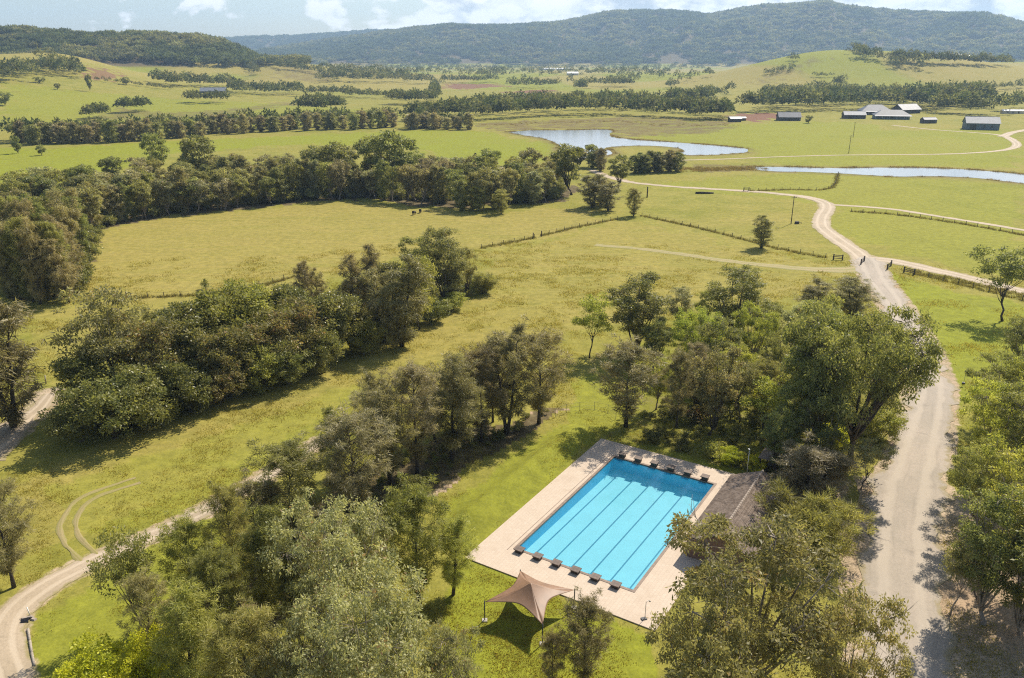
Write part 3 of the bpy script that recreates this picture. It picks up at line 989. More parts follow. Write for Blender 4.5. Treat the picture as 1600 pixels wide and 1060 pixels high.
def gum(seed, H=16, Wd=9, trunk=0.40, lobes=9, clusters=16, leaves=120, leaf=(0.32, 0.12), csize=1.0, droop=0.55, flat=0.75, quad=True, spread=1.0, lean=0.05, rt=0.26, bark='bark', sides=7, shell=0.6, twigs=True, lsize=1.0, dead=0):
    """eucalypt: bare trunk, a few rising limbs, foliage held in separate clumps"""
    rng = np.random.default_rng(seed)
    tubes = []
    zf = trunk * H
    ln = rng.normal(size=2) * lean * H
    tp = [np.array([ln[0] * (t ** 1.3), ln[1] * (t ** 1.3), zf * t]) + np.append(rng.normal(size=2) * 0.10 * (t > 0), 0) for t in np.linspace(0, 1, 6)]
    tubes.append((tp, [rt * (1.35 if i == 0 else 1.0 - 0.07 * i) for i in range(6)], sides))
    top = tp[-1]
    LC = []
    for i in range(lobes):
        g = i * 2.399 + rng.uniform(-0.5, 0.5)
        fr = (i + 0.5) / lobes
        zc = zf + (H - zf) * (0.18 + 0.66 * (1 - fr) ** 0.9) + rng.normal() * 0.04 * H
        rad_ = Wd * 0.5 * (0.18 + 0.50 * math.sin(math.pi * min(1, 0.20 + 0.78 * fr)) ** 0.8) * spread * rng.uniform(0.75, 1.2)
        if i == 0:
            rad_ *= 0.3
        c = top * 0.8 + np.array([math.cos(g) * rad_, math.sin(g) * rad_, 0]); c[2] = zc
        s = Wd * rng.uniform(0.17, 0.25) * lsize
        LC.append((c, s))
    V = []; Fc = []; T = []
    nv = 0
    for (c, s) in LC:
        st = tp[int(rng.integers(3, 6))]
        midp = st * 0.5 + c * 0.5 + np.array([0, 0, -0.05 * H]) + rng.normal(size=3) * 0.25
        path = [st * (1 - t) ** 2 + midp * 2 * t * (1 - t) + c * t * t for t in np.linspace(0, 1, 5)]
        tubes.append((path, np.linspace(rt * 0.46, rt * 0.10, 5), max(4, sides - 2)))
        ltint = rng.uniform(-0.12, 0.12)
        for k in range(clusters):
            d = unit(rng.normal(size=3)); d[2] = d[2] * 0.8 + 0.15; d = unit(d)
            rr = s * (shell + (1.05 - shell) * rng.random() ** 0.6)
            cc = c + d * rr * np.array([1.15, 1.15, flat])
            if twigs:
                tubes.append(([c + (cc - c) * 0.15, (c + cc) * 0.5 + rng.normal(size=3) * 0.1, cc], [rt * 0.085, rt * 0.05, rt * 0.02], 3))
            n = int(leaves * rng.uniform(0.55, 1.4))
            q = unit(rng.normal(size=(n, 3))) * (rng.random(n) ** 0.45)[:, None]
            P = cc + q * np.array([1.0, 1.0, 0.62]) * csize * rng.uniform(0.75, 1.25)
            ax = unit(q * 0.8 + rng.normal(size=(n, 3)) * 0.7 + np.array([0, 0, -droop]))
            cs_ = rng.uniform(0.72, 1.35)
            v, f = leaf_cards(rng, P, ax, cs_ * leaf[0] * rng.uniform(0.6, 1.3, n), cs_ * leaf[1] * rng.uniform(0.7, 1.3, n), quad)
            V.append(v); Fc.append(f + nv); nv += len(v)
            tt = np.clip(0.45 + ltint + rng.normal() * 0.13 + rng.normal(size=n) * 0.18, 0, 1)
            T.append(np.repeat(tt, 4 if quad else 3))
    for q in range(dead):
        c, s = LC[int(rng.integers(len(LC)))]
        d = unit(np.append(rng.normal(size=2), rng.uniform(-0.1, 0.9)))
        e = c + d * s * rng.uniform(1.05, 1.4)
        m1 = c * 0.45 + e * 0.55 + rng.normal(size=3) * 0.15
        tubes.append(([c, m1, e], [rt * 0.26, rt * 0.15, rt * 0.05], 5))
        for w_ in range(3):
            f = m1 + (e - m1) * rng.random()
            tubes.append(([f, f + unit(d + rng.normal(size=3) * 0.7) * s * 0.6], [rt * 0.09, rt * 0.03], 3))
    return finish_proto('gum', None, tubes, np.vstack(V), np.vstack(Fc), np.concatenate(T), M['gum'], M[bark])


def oak(seed, H=15, Wd=6.5, base=0.14, branches=80, tufts=5, strands=42, strand=(0.75, 0.075), up=0.75, leaders=1, rt=0.2, sides=6, droop=0.75, twigs=True, ovoid=0.42):
    """she-oak: trunk to the tip, steep branches, fine hanging needles in soft sprays"""
    rng = np.random.default_rng(seed)
    tubes = []; V = []; Fc = []; T = []; nv = 0
    leads = []
    for q in range(leaders):
        g = rng.uniform(0, 6.28)
        off = 0 if leaders == 1 else Wd * 0.22
        hh = H * (1 if q == 0 else rng.uniform(0.72, 0.92))
        pts = np.array([[math.cos(g) * off * t ** 0.8 + rng.normal() * 0.12 * t, math.sin(g) * off * t ** 0.8 + rng.normal() * 0.12 * t, hh * t] for t in np.linspace(0, 1, 8)])
        tubes.append((pts, [max(0.02, rt * (1.3 if i == 0 else (1 - i / 7.4))) for i in range(8)], sides))
        leads.append((pts, hh))
    for b in range(branches):
        pts, hh = leads[b % leaders]
        t = base + (0.985 - base) * ((b + rng.random()) / branches)
        i = min(6, int(t * 7)); fr = t * 7 - i
        o = pts[i] * (1 - fr) + pts[i + 1] * fr
        tt = (t - base) / (1 - base)
        prof = (math.sin(math.pi * min(1.0, tt ** (math.log(0.5) / math.log(ovoid)))) ** 0.75) * 0.95 + 0.06
        Lb = Wd * 0.5 * prof * rng.uniform(0.6, 1.18) / (1.0 if leaders == 1 else 1.25)
        g = b * 2.399 + rng.uniform(-0.7, 0.7)
        el_ = up * rng.uniform(0.45, 1.15)
        d = np.array([math.cos(g) * math.cos(el_), math.sin(g) * math.cos(el_), math.sin(el_)])
        e = o + d * Lb / max(0.35, math.cos(el_))
        if twigs:
            tubes.append(([o, (o + e) / 2 + np.array([0, 0, -0.05 * Lb]), e], [rt * 0.22, rt * 0.13, rt * 0.04], 3))
        btint = rng.normal() * 0.10
        for k in range(tufts):
            s = 1.0 - 0.72 * rng.random() ** 1.5
            c = o + (e - o) * s + rng.normal(size=3) * np.array([0.30, 0.30, 0.25]) * (0.4 + 0.7 * prof)
            n = int(strands * rng.uniform(0.5, 1.4))
            sd = unit(rng.normal(size=(n, 3)))
            P = c + sd * (rng.random(n) ** 0.5)[:, None] * np.array([0.50, 0.50, 0.42]) * max(0.85, strand[0] / 0.75)
            ax = unit(d * 0.40 + sd * 0.35 + rng.normal(size=(n, 3)) * 0.50 + np.array([0, 0, -droop]))
            v, f = leaf_cards(rng, P, ax, strand[0] * rng.uniform(0.5, 1.3, n), strand[1] * rng.uniform(0.6, 1.4, n), False)
            V.append(v); Fc.append(f + nv); nv += len(v)
            T.append(np.repeat(np.clip(0.45 + btint + rng.normal() * 0.10 + rng.normal(size=n) * 0.17, 0, 1), 3))
    return finish_proto('she_oak', None, tubes, np.vstack(V), np.vstack(Fc), np.concatenate(T), M['oak'], M['bark_dark'])


PR = {
    # large on the picture
    'gum_near': [gum(s, 15, 11, 0.24, 18, 12, 105, (0.30, 0.115), 0.72, bark='bark_pale', shell=0.7, lsize=0.74, spread=1.12, rt=0.32, dead=7) for s in (1, 2, 3)],
    'gum_dome': [gum(s, 13, 12, 0.14, 22, 12, 95, (0.30, 0.12), 0.80, flat=0.9, shell=0.78, bark='bark_pale', lsize=0.80, spread=1.05) for s in (5, 6)],
    'gum_tall': [gum(s, 16, 7.5, 0.12, 18, 11, 90, (0.32, 0.13), 0.72, spread=1.05, lsize=0.82, dead=4) for s in (11, 12, 13)],
    'gum_spread': [gum(31, 20, 19, 0.22, 32, 13, 95, (0.40, 0.17), 1.05, spread=1.2, flat=0.72, lsize=0.62, dead=8, rt=0.5, bark='bark')],
    'gum_open': [gum(s, 12, 8, 0.36, 8, 10, 80, (0.32, 0.13), 0.8, spread=1.05, rt=0.15) for s in (21, 22)],
    'oak_near': [oak(s, 14, 6.5, 0.16, 72, 6, 46, (0.46, 0.062), leaders=l_, droop=0.40, up=0.95) for s, l_ in ((41, 1), (42, 2), (43, 1), (44, 2))],
    'oak_mid': [oak(s, 15, 6.0, 0.06, 74, 5, 24, (0.70, 0.10), leaders=l_, twigs=True, up=0.95) for s, l_ in ((51, 2), (52, 1), (53, 3))],
    'bush': [gum(s, 6, 6.5, 0.10, 12, 12, 90, (0.27, 0.135), 0.72, droop=0.15, flat=0.95, shell=0.75, rt=0.12, twigs=False) for s in (61, 62, 63)],
    'bush_tall': [gum(s, 10, 6, 0.12, 14, 12, 85, (0.30, 0.15), 0.82, droop=0.15, flat=1.0, shell=0.75, rt=0.16, twigs=False) for s in (66, 67)],
    'brush': [oak(s, 5, 6, 0.03, 60, 5, 40, (0.6, 0.06), up=0.7, droop=-0.1, leaders=3, rt=0.08, ovoid=0.5) for s in (71, 72)],
    'shrub': [gum(s, 1.6, 2.0, 0.08, 5, 6, 30, (0.22, 0.11), 0.35, droop=0.0, shell=0.6, rt=0.04, twigs=False) for s in (76, 77)],
    # belts a few hundred metres off
    'gum_belt': [gum(s, 17, 8.5, 0.20, 15, 9, 32, (0.66, 0.32), 0.95, quad=False, shell=0.7, sides=5, twigs=False, bark='bark_pale', lsize=0.85, rt=0.3) for s in (81, 82, 83)],
    'oak_belt': [oak(s, 15, 7.5, 0.03, 56, 5, 17, (1.1, 0.24), twigs=False, sides=5) for s in (86, 87, 88)],
    # beyond 450 m
    'gum_far': [gum(s, 15, 10, 0.06, 12, 6, 16, (1.3, 0.8), 1.1, quad=False, shell=0.6, sides=4, twigs=False, droop=0.3) for s in (91, 92)],
    'oak_far': [oak(s, 15, 8, 0.02, 34, 4, 11, (1.7, 0.55), twigs=False, sides=4) for s in (95, 96)],
}

TREES = []      # (root, x, y)


def tree(kind, x, y, h, w, leaf, label, cat='tree', group=None, name=None, rz=None, variant=None, bark=None):
    ps = PR[kind]
    p = ps[variant % len(ps)] if variant is not None else ps[random.randrange(len(ps))]
    z = hz(x, y)
    r = thing(name or {'oak': 'she_oak', 'gum': 'gum_tree', 'bus': 'bushy_tree', 'bru': 'bottlebrush_bush', 'shr': 'shrub'}[kind[:3]], label, cat, (x, y, z - 0.05),
              random.uniform(0, 6.283) if rz is None else rz, group)
    r.scale = (w / p.W, w / p.W, h / p.H)
    t = link('trunk', p.trunk, r)
    c = link('crown', p.crown, r)
    if bark:
        t.material_slots[0].link = 'OBJECT'; t.material_slots[0].material = M[bark]
    c.material_slots[0].link = 'OBJECT'; c.material_slots[0].material = M[leaf]
    TREES.append((r, x, y, h, w))
    return r


def tree_px(kind, px, pyb, pyt, wpx, leaf, label, **kw):
    """a tree whose foot, top and crown width are read off the photograph"""
    x, y = GT(px, pyb)
    z0 = hz(x, y)
    lo, hi = 0.3, 60.0
    for _ in range(40):
        m_ = (lo + hi) / 2
        if to_px(x, y, z0 + m_)[1] > pyt:
            lo = m_
        else:
            hi = m_
    h = lo
    w = wpx * (1.0 if kind[:3] == 'oak' else 1.06) * to_px(x, y, z0 + h * 0.6)[2] / F_PX
    return tree(kind, x, y, h, w, leaf, label, **kw)


random.seed(5)
gN = 'young gums and she-oaks behind the pool'
# ---- grove between the pool and the road
tree_px('gum_open', 921, 560, 460, 66, 'gum_bright', 'small open gum with bright pale leaves standing alone on grass beside its shadow', variant=0)
tree_px('gum_tall', 985, 552, 433, 96, 'gum', 'tall dark gum with a narrow tiered crown behind the grey she-oak', variant=0, group=gN)
tree_px('oak_near', 978, 667, 533, 102, 'oak', 'round grey she-oak just behind the far left corner of the pool', variant=0, group=gN)
tree_px('gum_tall', 1060, 512, 450, 46, 'gum_grey', 'small greyish gum at the meadow edge of the pool grove', variant=1, group=gN)
tree_px('gum_tall', 1104, 520, 453, 42, 'gum', 'slim dark gum left of the tallest crown at the meadow edge', variant=2, group=gN)
tree_px('gum_tall', 1146, 535, 420, 96, 'gum', 'tallest gum on the meadow side of the pool grove', variant=1, group=gN)
tree_px('gum_dome', 1086, 580, 482, 84, 'gum_bright', 'bright green domed gum in the middle of the pool grove', variant=0, group=gN)
tree_px('gum_near', 1172, 580, 480, 72, 'gum_bright', 'yellow-green gum below the tallest grove crown', variant=1, group=gN)
tree_px('oak_near', 1057, 668, 545, 60, 'oak', 'slim she-oak with a dark straight trunk behind the starting blocks', variant=2, group=gN)
tree_px('gum_tall', 1108, 680, 545, 74, 'gum_olive', 'brownish olive gum with a leaning trunk behind the starting blocks', variant=0, group=gN)
tree_px('gum_open', 1156, 660, 565, 66, 'gum_grey', 'thin greyish gum in the sunny gap of the pool grove', variant=1, group=gN)
tree_px('gum_tall', 1222, 575, 476, 66, 'gum_grey', 'grey-leaved gum beside the twin dark she-oaks', variant=2, group=gN)
tree_px('oak_near', 1276, 512, 438, 66, 'oak', 'dark dense she-oak, left one of the twin pair near the road', variant=1, group=gN)
tree_px('oak_near', 1332, 510, 436, 74, 'oak', 'dark dense she-oak, right one of the twin pair near the road', variant=3, group=gN)
tree_px('gum_spread', 1328, 722, 482, 205, 'gum', 'largest gum by the road with a thick trunk and wide spreading crown', variant=0, rz=1.1)
tree_px('gum_tall', 1262, 695, 500, 110, 'gum', 'tall green gum leaning on the left flank of the largest roadside gum', variant=1, group=gN)
tree_px('gum_open', 1190, 690, 588, 84, 'gum_bright', 'airy light green gum in front of the pool grove', variant=0, group=gN)
tree_px('gum_tall', 1222, 712, 590, 80, 'gum', 'short gum between the airy gum and the tall green one', variant=2, group=gN)
tree_px('gum_near', 1206, 640, 520, 80, 'gum', 'leafy gum behind the short one in the grove centre', variant=2, group=gN)
tree_px('gum_tall', 1300, 600, 492, 80, 'gum_bright', 'light green gum crown rising behind the largest roadside gum', variant=0, group=gN)
tree_px('gum_near', 1025, 640, 560, 50, 'gum_bright', 'small sunlit gum between the two she-oaks behind the pool', variant=0, group=gN)
for i, a in enumerate([
        ('gum_tall', 1020, 575, 500, 50, 'gum', 'gum tucked behind the round grey she-oak on its right side'),
        ('gum_tall', 1125, 610, 500, 70, 'gum', 'mid green gum behind the brownish olive one'),
        ('gum_near', 1150, 640, 540, 80, 'gum_bright', 'sunny gum right of the brownish olive one'),
        ('oak_near', 1085, 640, 540, 60, 'oak_grey', 'pale grey she-oak between the slim one and the brownish gum'),
        ('oak_near', 1192, 672, 560, 64, 'oak_green', 'green she-oak at the shady heart of the grove'),
        ('gum_tall', 1242, 650, 530, 76, 'gum', 'gum crowding the left flank of the tall green one'),
        ('gum_tall', 1280, 560, 475, 70, 'gum', 'gum crown below the twin dark she-oaks'),
        ('gum_tall', 1196, 545, 475, 56, 'gum', 'gum right behind the yellow-green one'),
        ('gum_near', 1350, 640, 500, 80, 'gum', 'gum joined to the road side of the largest roadside gum'),
        ('gum_tall', 1215, 745, 640, 60, 'gum', 'gum just behind the small pavilion'),
        ('gum_near', 1280, 740, 620, 80, 'gum', 'gum in front of the tall green one, near the thick trunk')]):
    k, px, pb, pt, w_, lf, lb = a
    tree_px(k, px, pb, pt, w_, lf, lb, group=gN, variant=i)
tree_px('oak_near', 1262, 790, 688, 118, 'oak_grey', 'brownish grey wispy she-oak right of the tiled pool roof', variant=1)
tree_px('gum_open', 1345, 765, 688, 66, 'gum_grey', 'small pale gum on bare ground between the grey she-oak and the road', variant=1)
tree_px('brush', 1226, 850, 772, 100, 'oak_green', 'fluffy green bottlebrush bush beside the tiled roof', cat='bush', variant=0)
tree_px('brush', 1288, 872, 788, 104, 'oak_green', 'fluffy green bottlebrush bush nearest the road shadow', cat='bush', variant=1)
for i, (px, pb, pt, w_, lf, lb) in enumerate([
        (1112, 716, 690, 46, 'bush_green', 'low bright bush at the paving edge behind the last starting block'),
        (1140, 726, 700, 40, 'lime', 'small lime green bush in front of the shaded grove floor'),
        (1162, 730, 706, 36, 'bush_green', 'small bush left of the small pavilion roof'),
        (1182, 738, 712, 30, 'lime', 'yellow-green bush just under the small pavilion eave'),
        (1090, 662, 632, 46, 'bush_copper', 'orange-tinged bush between the she-oak trunks behind the pool'),
        (1222, 690, 655, 50, 'bush_green', 'bright undergrowth bush below the airy gum'),
        (1290, 660, 620, 56, 'bush_green', 'sunlit undergrowth bush left of the thick gum trunk'),
        (1372, 690, 640, 70, 'bush_green', 'green bush on the road side of the thick gum trunk'),
        (1236, 600, 566, 50, 'bush_green', 'bush in the bright gap below the twin she-oaks'),
        (1140, 625, 590, 50, 'bush_green', 'bush in the bright gap at the grove centre'),
        (1252, 745, 712, 54, 'bush', 'dark bush beside the small pavilion'),
        (1310, 700, 660, 50, 'lime', 'lime green bush behind the thick gum trunk'),
        (1190, 640, 600, 46, 'lime', 'lime green bush in the heart of the grove'),
        (1020, 690, 668, 34, 'bush', 'low dark bush on the lawn behind the pool')]):
    tree_px('bush' if i % 2 else 'shrub', px, pb, pt, w_, lf, lb, cat='bush', group='undergrowth bushes of the pool grove', name='bush', variant=i)

# ---- lone trees on the paddocks
tree_px('gum_open', 1566, 502, 388, 108, 'gum', 'lone gum with a bare dark trunk on the green right paddock', variant=1, bark='bark_dark')
tree_px('oak_mid', 1190, 388, 338, 38, 'oak_green', 'lone forked she-oak beside the paddock fence left of the gravel bend', variant=0)
tree_px('oak_mid', 990, 338, 294, 28, 'oak_green', 'small conical she-oak at the end of the paddock fence', variant=1)
tree_px('gum_belt', 965, 296, 243, 36, 'gum', 'lone dark-trunked gum beside the gravel track near the pond', variant=0, bark='bark_dark')
tree_px('gum_belt', 893, 305, 226, 56, 'gum', 'tall dark gum standing above the right end of the valley tree belt', variant=1, bark='bark_dark')
tree_px('shrub', 322, 452, 436, 14, 'bush', 'tiny lone shrub on the oval meadow fence line', cat='bush', variant=0)

# ---- right edge
gR = 'trees crowding the right side of the road'
for i, a in enumerate([
        ('gum_near', 1592, 590, 498, 80, 'gum', 'dark gum crown at the frame edge beside the lone paddock tree'),
        ('gum_near', 1552, 665, 552, 88, 'gum', 'dark round gum at the paddock end of the right roadside trees'),
        ('gum_near', 1612, 690, 540, 130, 'gum_bright', 'wide light green gum behind the dark round roadside gum'),
        ('gum_near', 1545, 770, 600, 125, 'gum_bright', 'sunlit gum overhanging the right grass verge'),
        ('gum_near', 1618, 800, 600, 170, 'gum', 'broad dark gum at the middle of the right frame edge'),
        ('gum_near', 1524, 840, 690, 110, 'gum', 'green gum reaching out over the gravel beside the road'),
        ('gum_near', 1590, 920, 700, 170, 'gum_bright', 'tall bright gum above bare pale trunks at right'),
        ('gum_tall', 1535, 975, 775, 120, 'gum', 'gum with pale bare trunks casting shade on the gravel'),
        ('gum_tall', 1592, 990, 790, 120, 'gum', 'second bare-trunked gum inside the right roadside shade'),
        ('gum_open', 1485, 960, 850, 80, 'gum_olive', 'thin scraggly sapling leaning towards the road shade'),
        ('gum_near', 1570, 720, 600, 110, 'gum', 'gum filling the gap behind the sunlit verge gum'),
        ('gum_near', 1650, 930, 720, 200, 'gum', 'tall gum cut by the right frame edge above the shade'),
        ('gum_tall', 1655, 1040, 820, 180, 'gum', 'dark gum filling the lower right frame corner')]):
    k, px, pb, pt, w_, lf, lb = a
    tree_px(k, px, pb, pt, w_, lf, lb, group=gR, variant=i, bark='bark_pale' if i > 5 else None)

# ---- foreground right and beside the sail
tree_px('gum_near', 1168, 1120, 826, 275, 'gum_olive', 'large olive gum in front of the tiled roof and pool corner', variant=0, rz=0.5)
tree_px('gum_near', 1300, 1180, 940, 150, 'gum_olive', 'olive gum whose branches reach over the road at lower right', variant=1)
tree_px('gum_near', 1075, 1190, 930, 190, 'gum_olive', 'olive gum hiding the near right corner of the paving', variant=2)
tree_px('gum_open', 1120, 1250, 1010, 200, 'gum_olive', 'low olive gum at the bottom edge below the large one', variant=0)
tree_px('oak_near', 912, 1078, 934, 82, 'oak', 'young she-oak in front of the brown shade sail', variant=0)
tree_px('oak_near', 862, 1085, 985, 46, 'oak', 'short she-oak sapling under the near corner of the shade sail', variant=2)

# ---- foreground left
gL = 'trees below the pool lawn at lower left'
for i, a in enumerate([
        ('gum_dome', 545, 1000, 786, 190, 'gum_grey', 'grey-green domed gum with pale flowers beside the tall green she-oak'),
        ('gum_dome', 605, 1160, 902, 245, 'gum_grey', 'largest pale domed gum with coppery tips at the bottom centre left'),
        ('gum_dome', 462, 1150, 975, 130, 'gum_grey', 'pale gum lobe at the bottom edge left of the largest dome'),
        ('gum_near', 705, 1150, 985, 100, 'gum_grey', 'coppery pale gum on the lawn side of the largest dome'),
        ('oak_near', 655, 945, 757, 108, 'oak_bright', 'tall green she-oak with tufted branches beside the lawn'),
        ('oak_near', 708, 930, 800, 74, 'oak_bright', 'bright tufted she-oak closest to the pool paving corner'),
        ('oak_near', 375, 950, 752, 78, 'oak_green', 'dark-topped she-oak rising over the dirt track'),
        ('oak_near', 428, 975, 785, 92, 'oak_green', 'broad green she-oak left of the grey domed gum'),
        ('oak_near', 308, 960, 808, 88, 'oak_bright', 'soft green she-oak in the middle of the lower left trees'),
        ('gum_open', 222, 985, 832, 108, 'gum', 'dark sprawling tree leaning left over the dirt track'),
        ('oak_near', 352, 1035, 852, 88, 'oak_green', 'she-oak in front of the soft green one'),
        ('oak_near', 302, 1125, 930, 130, 'oak_bright', 'large pale green she-oak at the lower left bottom edge'),
        ('oak_near', 400, 1155, 950, 120, 'oak_green', 'feathery she-oak on the bottom edge right of the pale green one'),
        ('oak_near', 470, 1010, 860, 70, 'oak_green', 'thin she-oak hidden against the grey dome'),
        ('oak_near', 245, 1045, 892, 74, 'oak', 'dark she-oak above the lime green bush'),
        ('oak_near', 500, 930, 800, 50, 'oak', 'dark she-oak behind the grey dome')]):
    k, px, pb, pt, w_, lf, lb = a
    tree_px(k, px, pb, pt, w_, lf, lb, group=gL, variant=i)
tree_px('bush', 175, 1100, 1012, 130, 'lime', 'lime green bush at the bottom edge, left half', cat='bush', name='bush', variant=0)
tree_px('bush', 245, 1090, 992, 90, 'lime', 'lime green bush tucked under the she-oaks at the bottom edge', cat='bush', name='bush', variant=1)

# ---- she-oak row beside the pool lawn
gS = 'row of she-oaks above the pool lawn'
for i, a in enumerate([
        ('oak_near', 842, 662, 515, 92, 'oak', 'she-oak at the right end of the she-oak row'),
        ('oak_near', 792, 678, 508, 100, 'oak', 'tallest she-oak of the row above the lawn'),
        ('oak_near', 752, 690, 540, 84, 'oak', 'she-oak left of the tallest one in the row'),
        ('oak_near', 705, 722, 560, 96, 'oak', 'dark she-oak in the middle of the row'),
        ('oak_near', 652, 742, 562, 92, 'oak_grey', 'grey-brown she-oak left of the middle of the row'),
        ('oak_near', 612, 762, 580, 92, 'oak', 'dark she-oak with bare lower trunk over the leaf litter'),
        ('oak_near', 556, 812, 642, 128, 'oak_grey', 'palest grey she-oak in the row'),
        ('oak_near', 522, 760, 640, 46, 'bush', 'narrow dark crown peeping out behind the palest she-oak'),
        ('oak_near', 462, 850, 688, 124, 'oak_green', 'olive she-oak between the dirt track and the pale one'),
        ('oak_near', 408, 870, 738, 86, 'oak_grey', 'thin bare-twigged grey she-oak beside the dirt track'),
        ('oak_near', 770, 660, 530, 60, 'oak', 'she-oak on the meadow side behind the tallest one'),
        ('oak_near', 725, 670, 565, 70, 'oak', 'she-oak on the meadow side behind the middle of the row'),
        ('oak_near', 590, 730, 600, 80, 'oak_grey', 'grey she-oak on the meadow side behind the palest one'),
        ('oak_near', 680, 690, 590, 60, 'oak', 'small dark she-oak filling the gap in the row')]):
    k, px, pb, pt, w_, lf, lb = a
    tree_px(k, px, pb, pt, w_, lf, lb, group=gS, variant=i)
tree_px('bush', 640, 800, 745, 60, 'bush', 'dark low bush at the lower end of the she-oak row', cat='bush', name='bush', variant=2)

# ---- left edge
tree_px('oak_near', 22, 918, 758, 96, 'oak', 'thin-trunked she-oak at the left frame edge beside the dirt track', variant=0)
tree_px('oak_near', -30, 930, 800, 110, 'oak', 'dark she-oak cut by the left frame edge behind the thin-trunked one', variant=1)
tree_px('oak_mid', 22, 668, 472, 124, 'oak', 'big dense she-oak at the left frame edge above the sandy track', variant=0)
tree_px('oak_mid', -40, 690, 480, 130, 'oak', 'dense she-oak cut by the left frame edge behind the big one', variant=2)

# ---- bush strip
gB = 'trees and bushes of the long mixed strip across the meadow'
STRIP = [
    ('gum_open', 182, 640, 452, 130, 'gum_olive', 'tall gum with bare slanting trunks rising above the left end of the mixed strip'),
    ('gum_open', 205, 620, 480, 90, 'gum_olive', 'second slender gum beside the slanting trunks of the mixed strip'),
    ('bush', 125, 690, 610, 110, 'bush', 'dark bush at the left tip of the mixed strip'),
    ('bush', 180, 685, 590, 120, 'bush', 'dark green bush next to the left tip of the strip'),
    ('bush', 240, 665, 570, 120, 'bush', 'dark round bush below the slanting gum trunks'),
    ('bush_tall', 150, 650, 545, 90, 'bush', 'olive leafy tree at the left foot of the tall slanting gum'),
    ('bush_tall', 255, 630, 500, 100, 'bush_copper', 'copper-tipped tree right of the tall slanting gum'),
    ('bush', 300, 645, 565, 90, 'bush', 'dark bush with blotchy leaves on the shaded front of the strip'),
    ('bush_tall', 310, 600, 478, 110, 'bush', 'leafy dark tree on the crest of the strip, left part'),
    ('bush_tall', 350, 580, 455, 100, 'bush_green', 'fresh green tree on the crest of the strip'),
    ('bush_tall', 395, 560, 440, 100, 'bush_green', 'brightest green crown at the back of the strip'),
    ('bush_tall', 360, 620, 515, 80, 'bush_copper', 'rusty-orange tipped tree on the front of the strip'),
    ('bush', 345, 632, 575, 70, 'bush_copper', 'low orange-leaved bush near the strip shadow'),
    ('bush', 405, 612, 540, 80, 'bush_green', 'pale green bush with large leaves at the strip front'),
    ('bush_tall', 430, 590, 490, 90, 'bush_copper', 'copper brown tree above the middle strip shadow'),
    ('bush_tall', 440, 545, 448, 80, 'bush', 'dark leafy tree at the back middle of the strip'),
    ('bush_tall', 470, 575, 470, 90, 'bush_copper', 'yellowish copper tree in the strip middle'),
    ('bush', 455, 600, 535, 80, 'bush', 'rounded olive bush on the front middle of the strip'),
    ('bush', 500, 585, 515, 70, 'bush', 'rounded dark bush next to the open gap in the strip front'),
    ('oak_mid', 478, 500, 408, 36, 'oak', 'slim she-oak sticking up at the back of the strip'),
    ('oak_mid', 503, 495, 418, 30, 'oak', 'narrow columnar she-oak at the back of the strip'),
    ('bush_tall', 525, 560, 460, 80, 'bush', 'dark tree left of the purple-brown one'),
    ('bush_tall', 548, 550, 468, 70, 'bush_copper', 'purple-brown tree left of the tall drooping she-oak'),
    ('oak_mid', 577, 500, 384, 48, 'oak', 'pointed she-oak behind the tall drooping one'),
    ('oak_mid', 555, 505, 400, 44, 'oak', 'she-oak left of the pointed one at the back of the strip'),
    ('bush', 570, 555, 500, 60, 'bush_green', 'green bush at the foot of the tall drooping she-oak'),
    ('oak_mid', 628, 542, 400, 84, 'oak', 'tall drooping grey she-oak on the strip front casting a long streaky shadow'),
    ('oak_mid', 600, 535, 420, 60, 'oak', 'grey she-oak leaning on the tall drooping one'),
    ('bush_tall', 655, 515, 400, 70, 'bush_green', 'green tree right behind the tall drooping she-oak'),
    ('gum_tall', 685, 485, 362, 96, 'gum_olive', 'round-headed gum, highest crown at the right end of the strip'),
    ('gum_tall', 660, 470, 372, 60, 'gum', 'gum partly hidden behind the highest crown of the strip'),
    ('gum_tall', 712, 475, 378, 50, 'gum_olive', 'gum between the highest crown and the end tree of the strip'),
    ('gum_tall', 737, 462, 384, 48, 'gum_olive', 'last tree at the right end of the strip'),
    ('brush', 757, 458, 426, 40, 'oak_green', 'spiky bush at the very right tip of the strip'),
    ('bush', 678, 505, 468, 50, 'bush', 'dark bush on the strip front under the highest crown'),
    ('bush', 705, 485, 456, 46, 'bush_green', 'green bush under the end trees of the strip'),
    ('bush_tall', 285, 560, 478, 80, 'bush', 'tree on the meadow side at the strip left part'),
    ('bush_tall', 610, 490, 410, 60, 'bush', 'dark tree behind the drooping she-oaks'),
    ('bush', 220, 600, 530, 70, 'bush_green', 'light green bush in the sunny gap by the slanting trunks'),
]
for i, a in enumerate(STRIP):
    k, px, pb, pt, w_, lf, lb = a
    tree_px(k, px, pb, pt, w_, lf, lb, group=gB, variant=i, cat='bush' if k in ('bush', 'brush') else 'tree', name='bush' if k == 'bush' else None,
            bark='bark_pale' if k == 'gum_open' else None)


# ---- belts: rows of many trees
def along(pts, n, jx, jy, seed):
    rng = np.random.default_rng(seed)
    P = smooth([(p[0], p[1]) for p in pts], 6)
    s = np.concatenate([[0], np.cumsum(np.linalg.norm(np.diff(P, axis=0), axis=1))])
    t = (np.arange(n) + rng.uniform(-0.35, 0.35, n) + 0.5) / n * s[-1]
    return [(float(np.interp(q, s, P[:, 0]) + rng.normal() * jx), float(np.interp(q, s, P[:, 1]) + rng.normal() * jy)) for q in np.clip(t, 0, s[-1])]


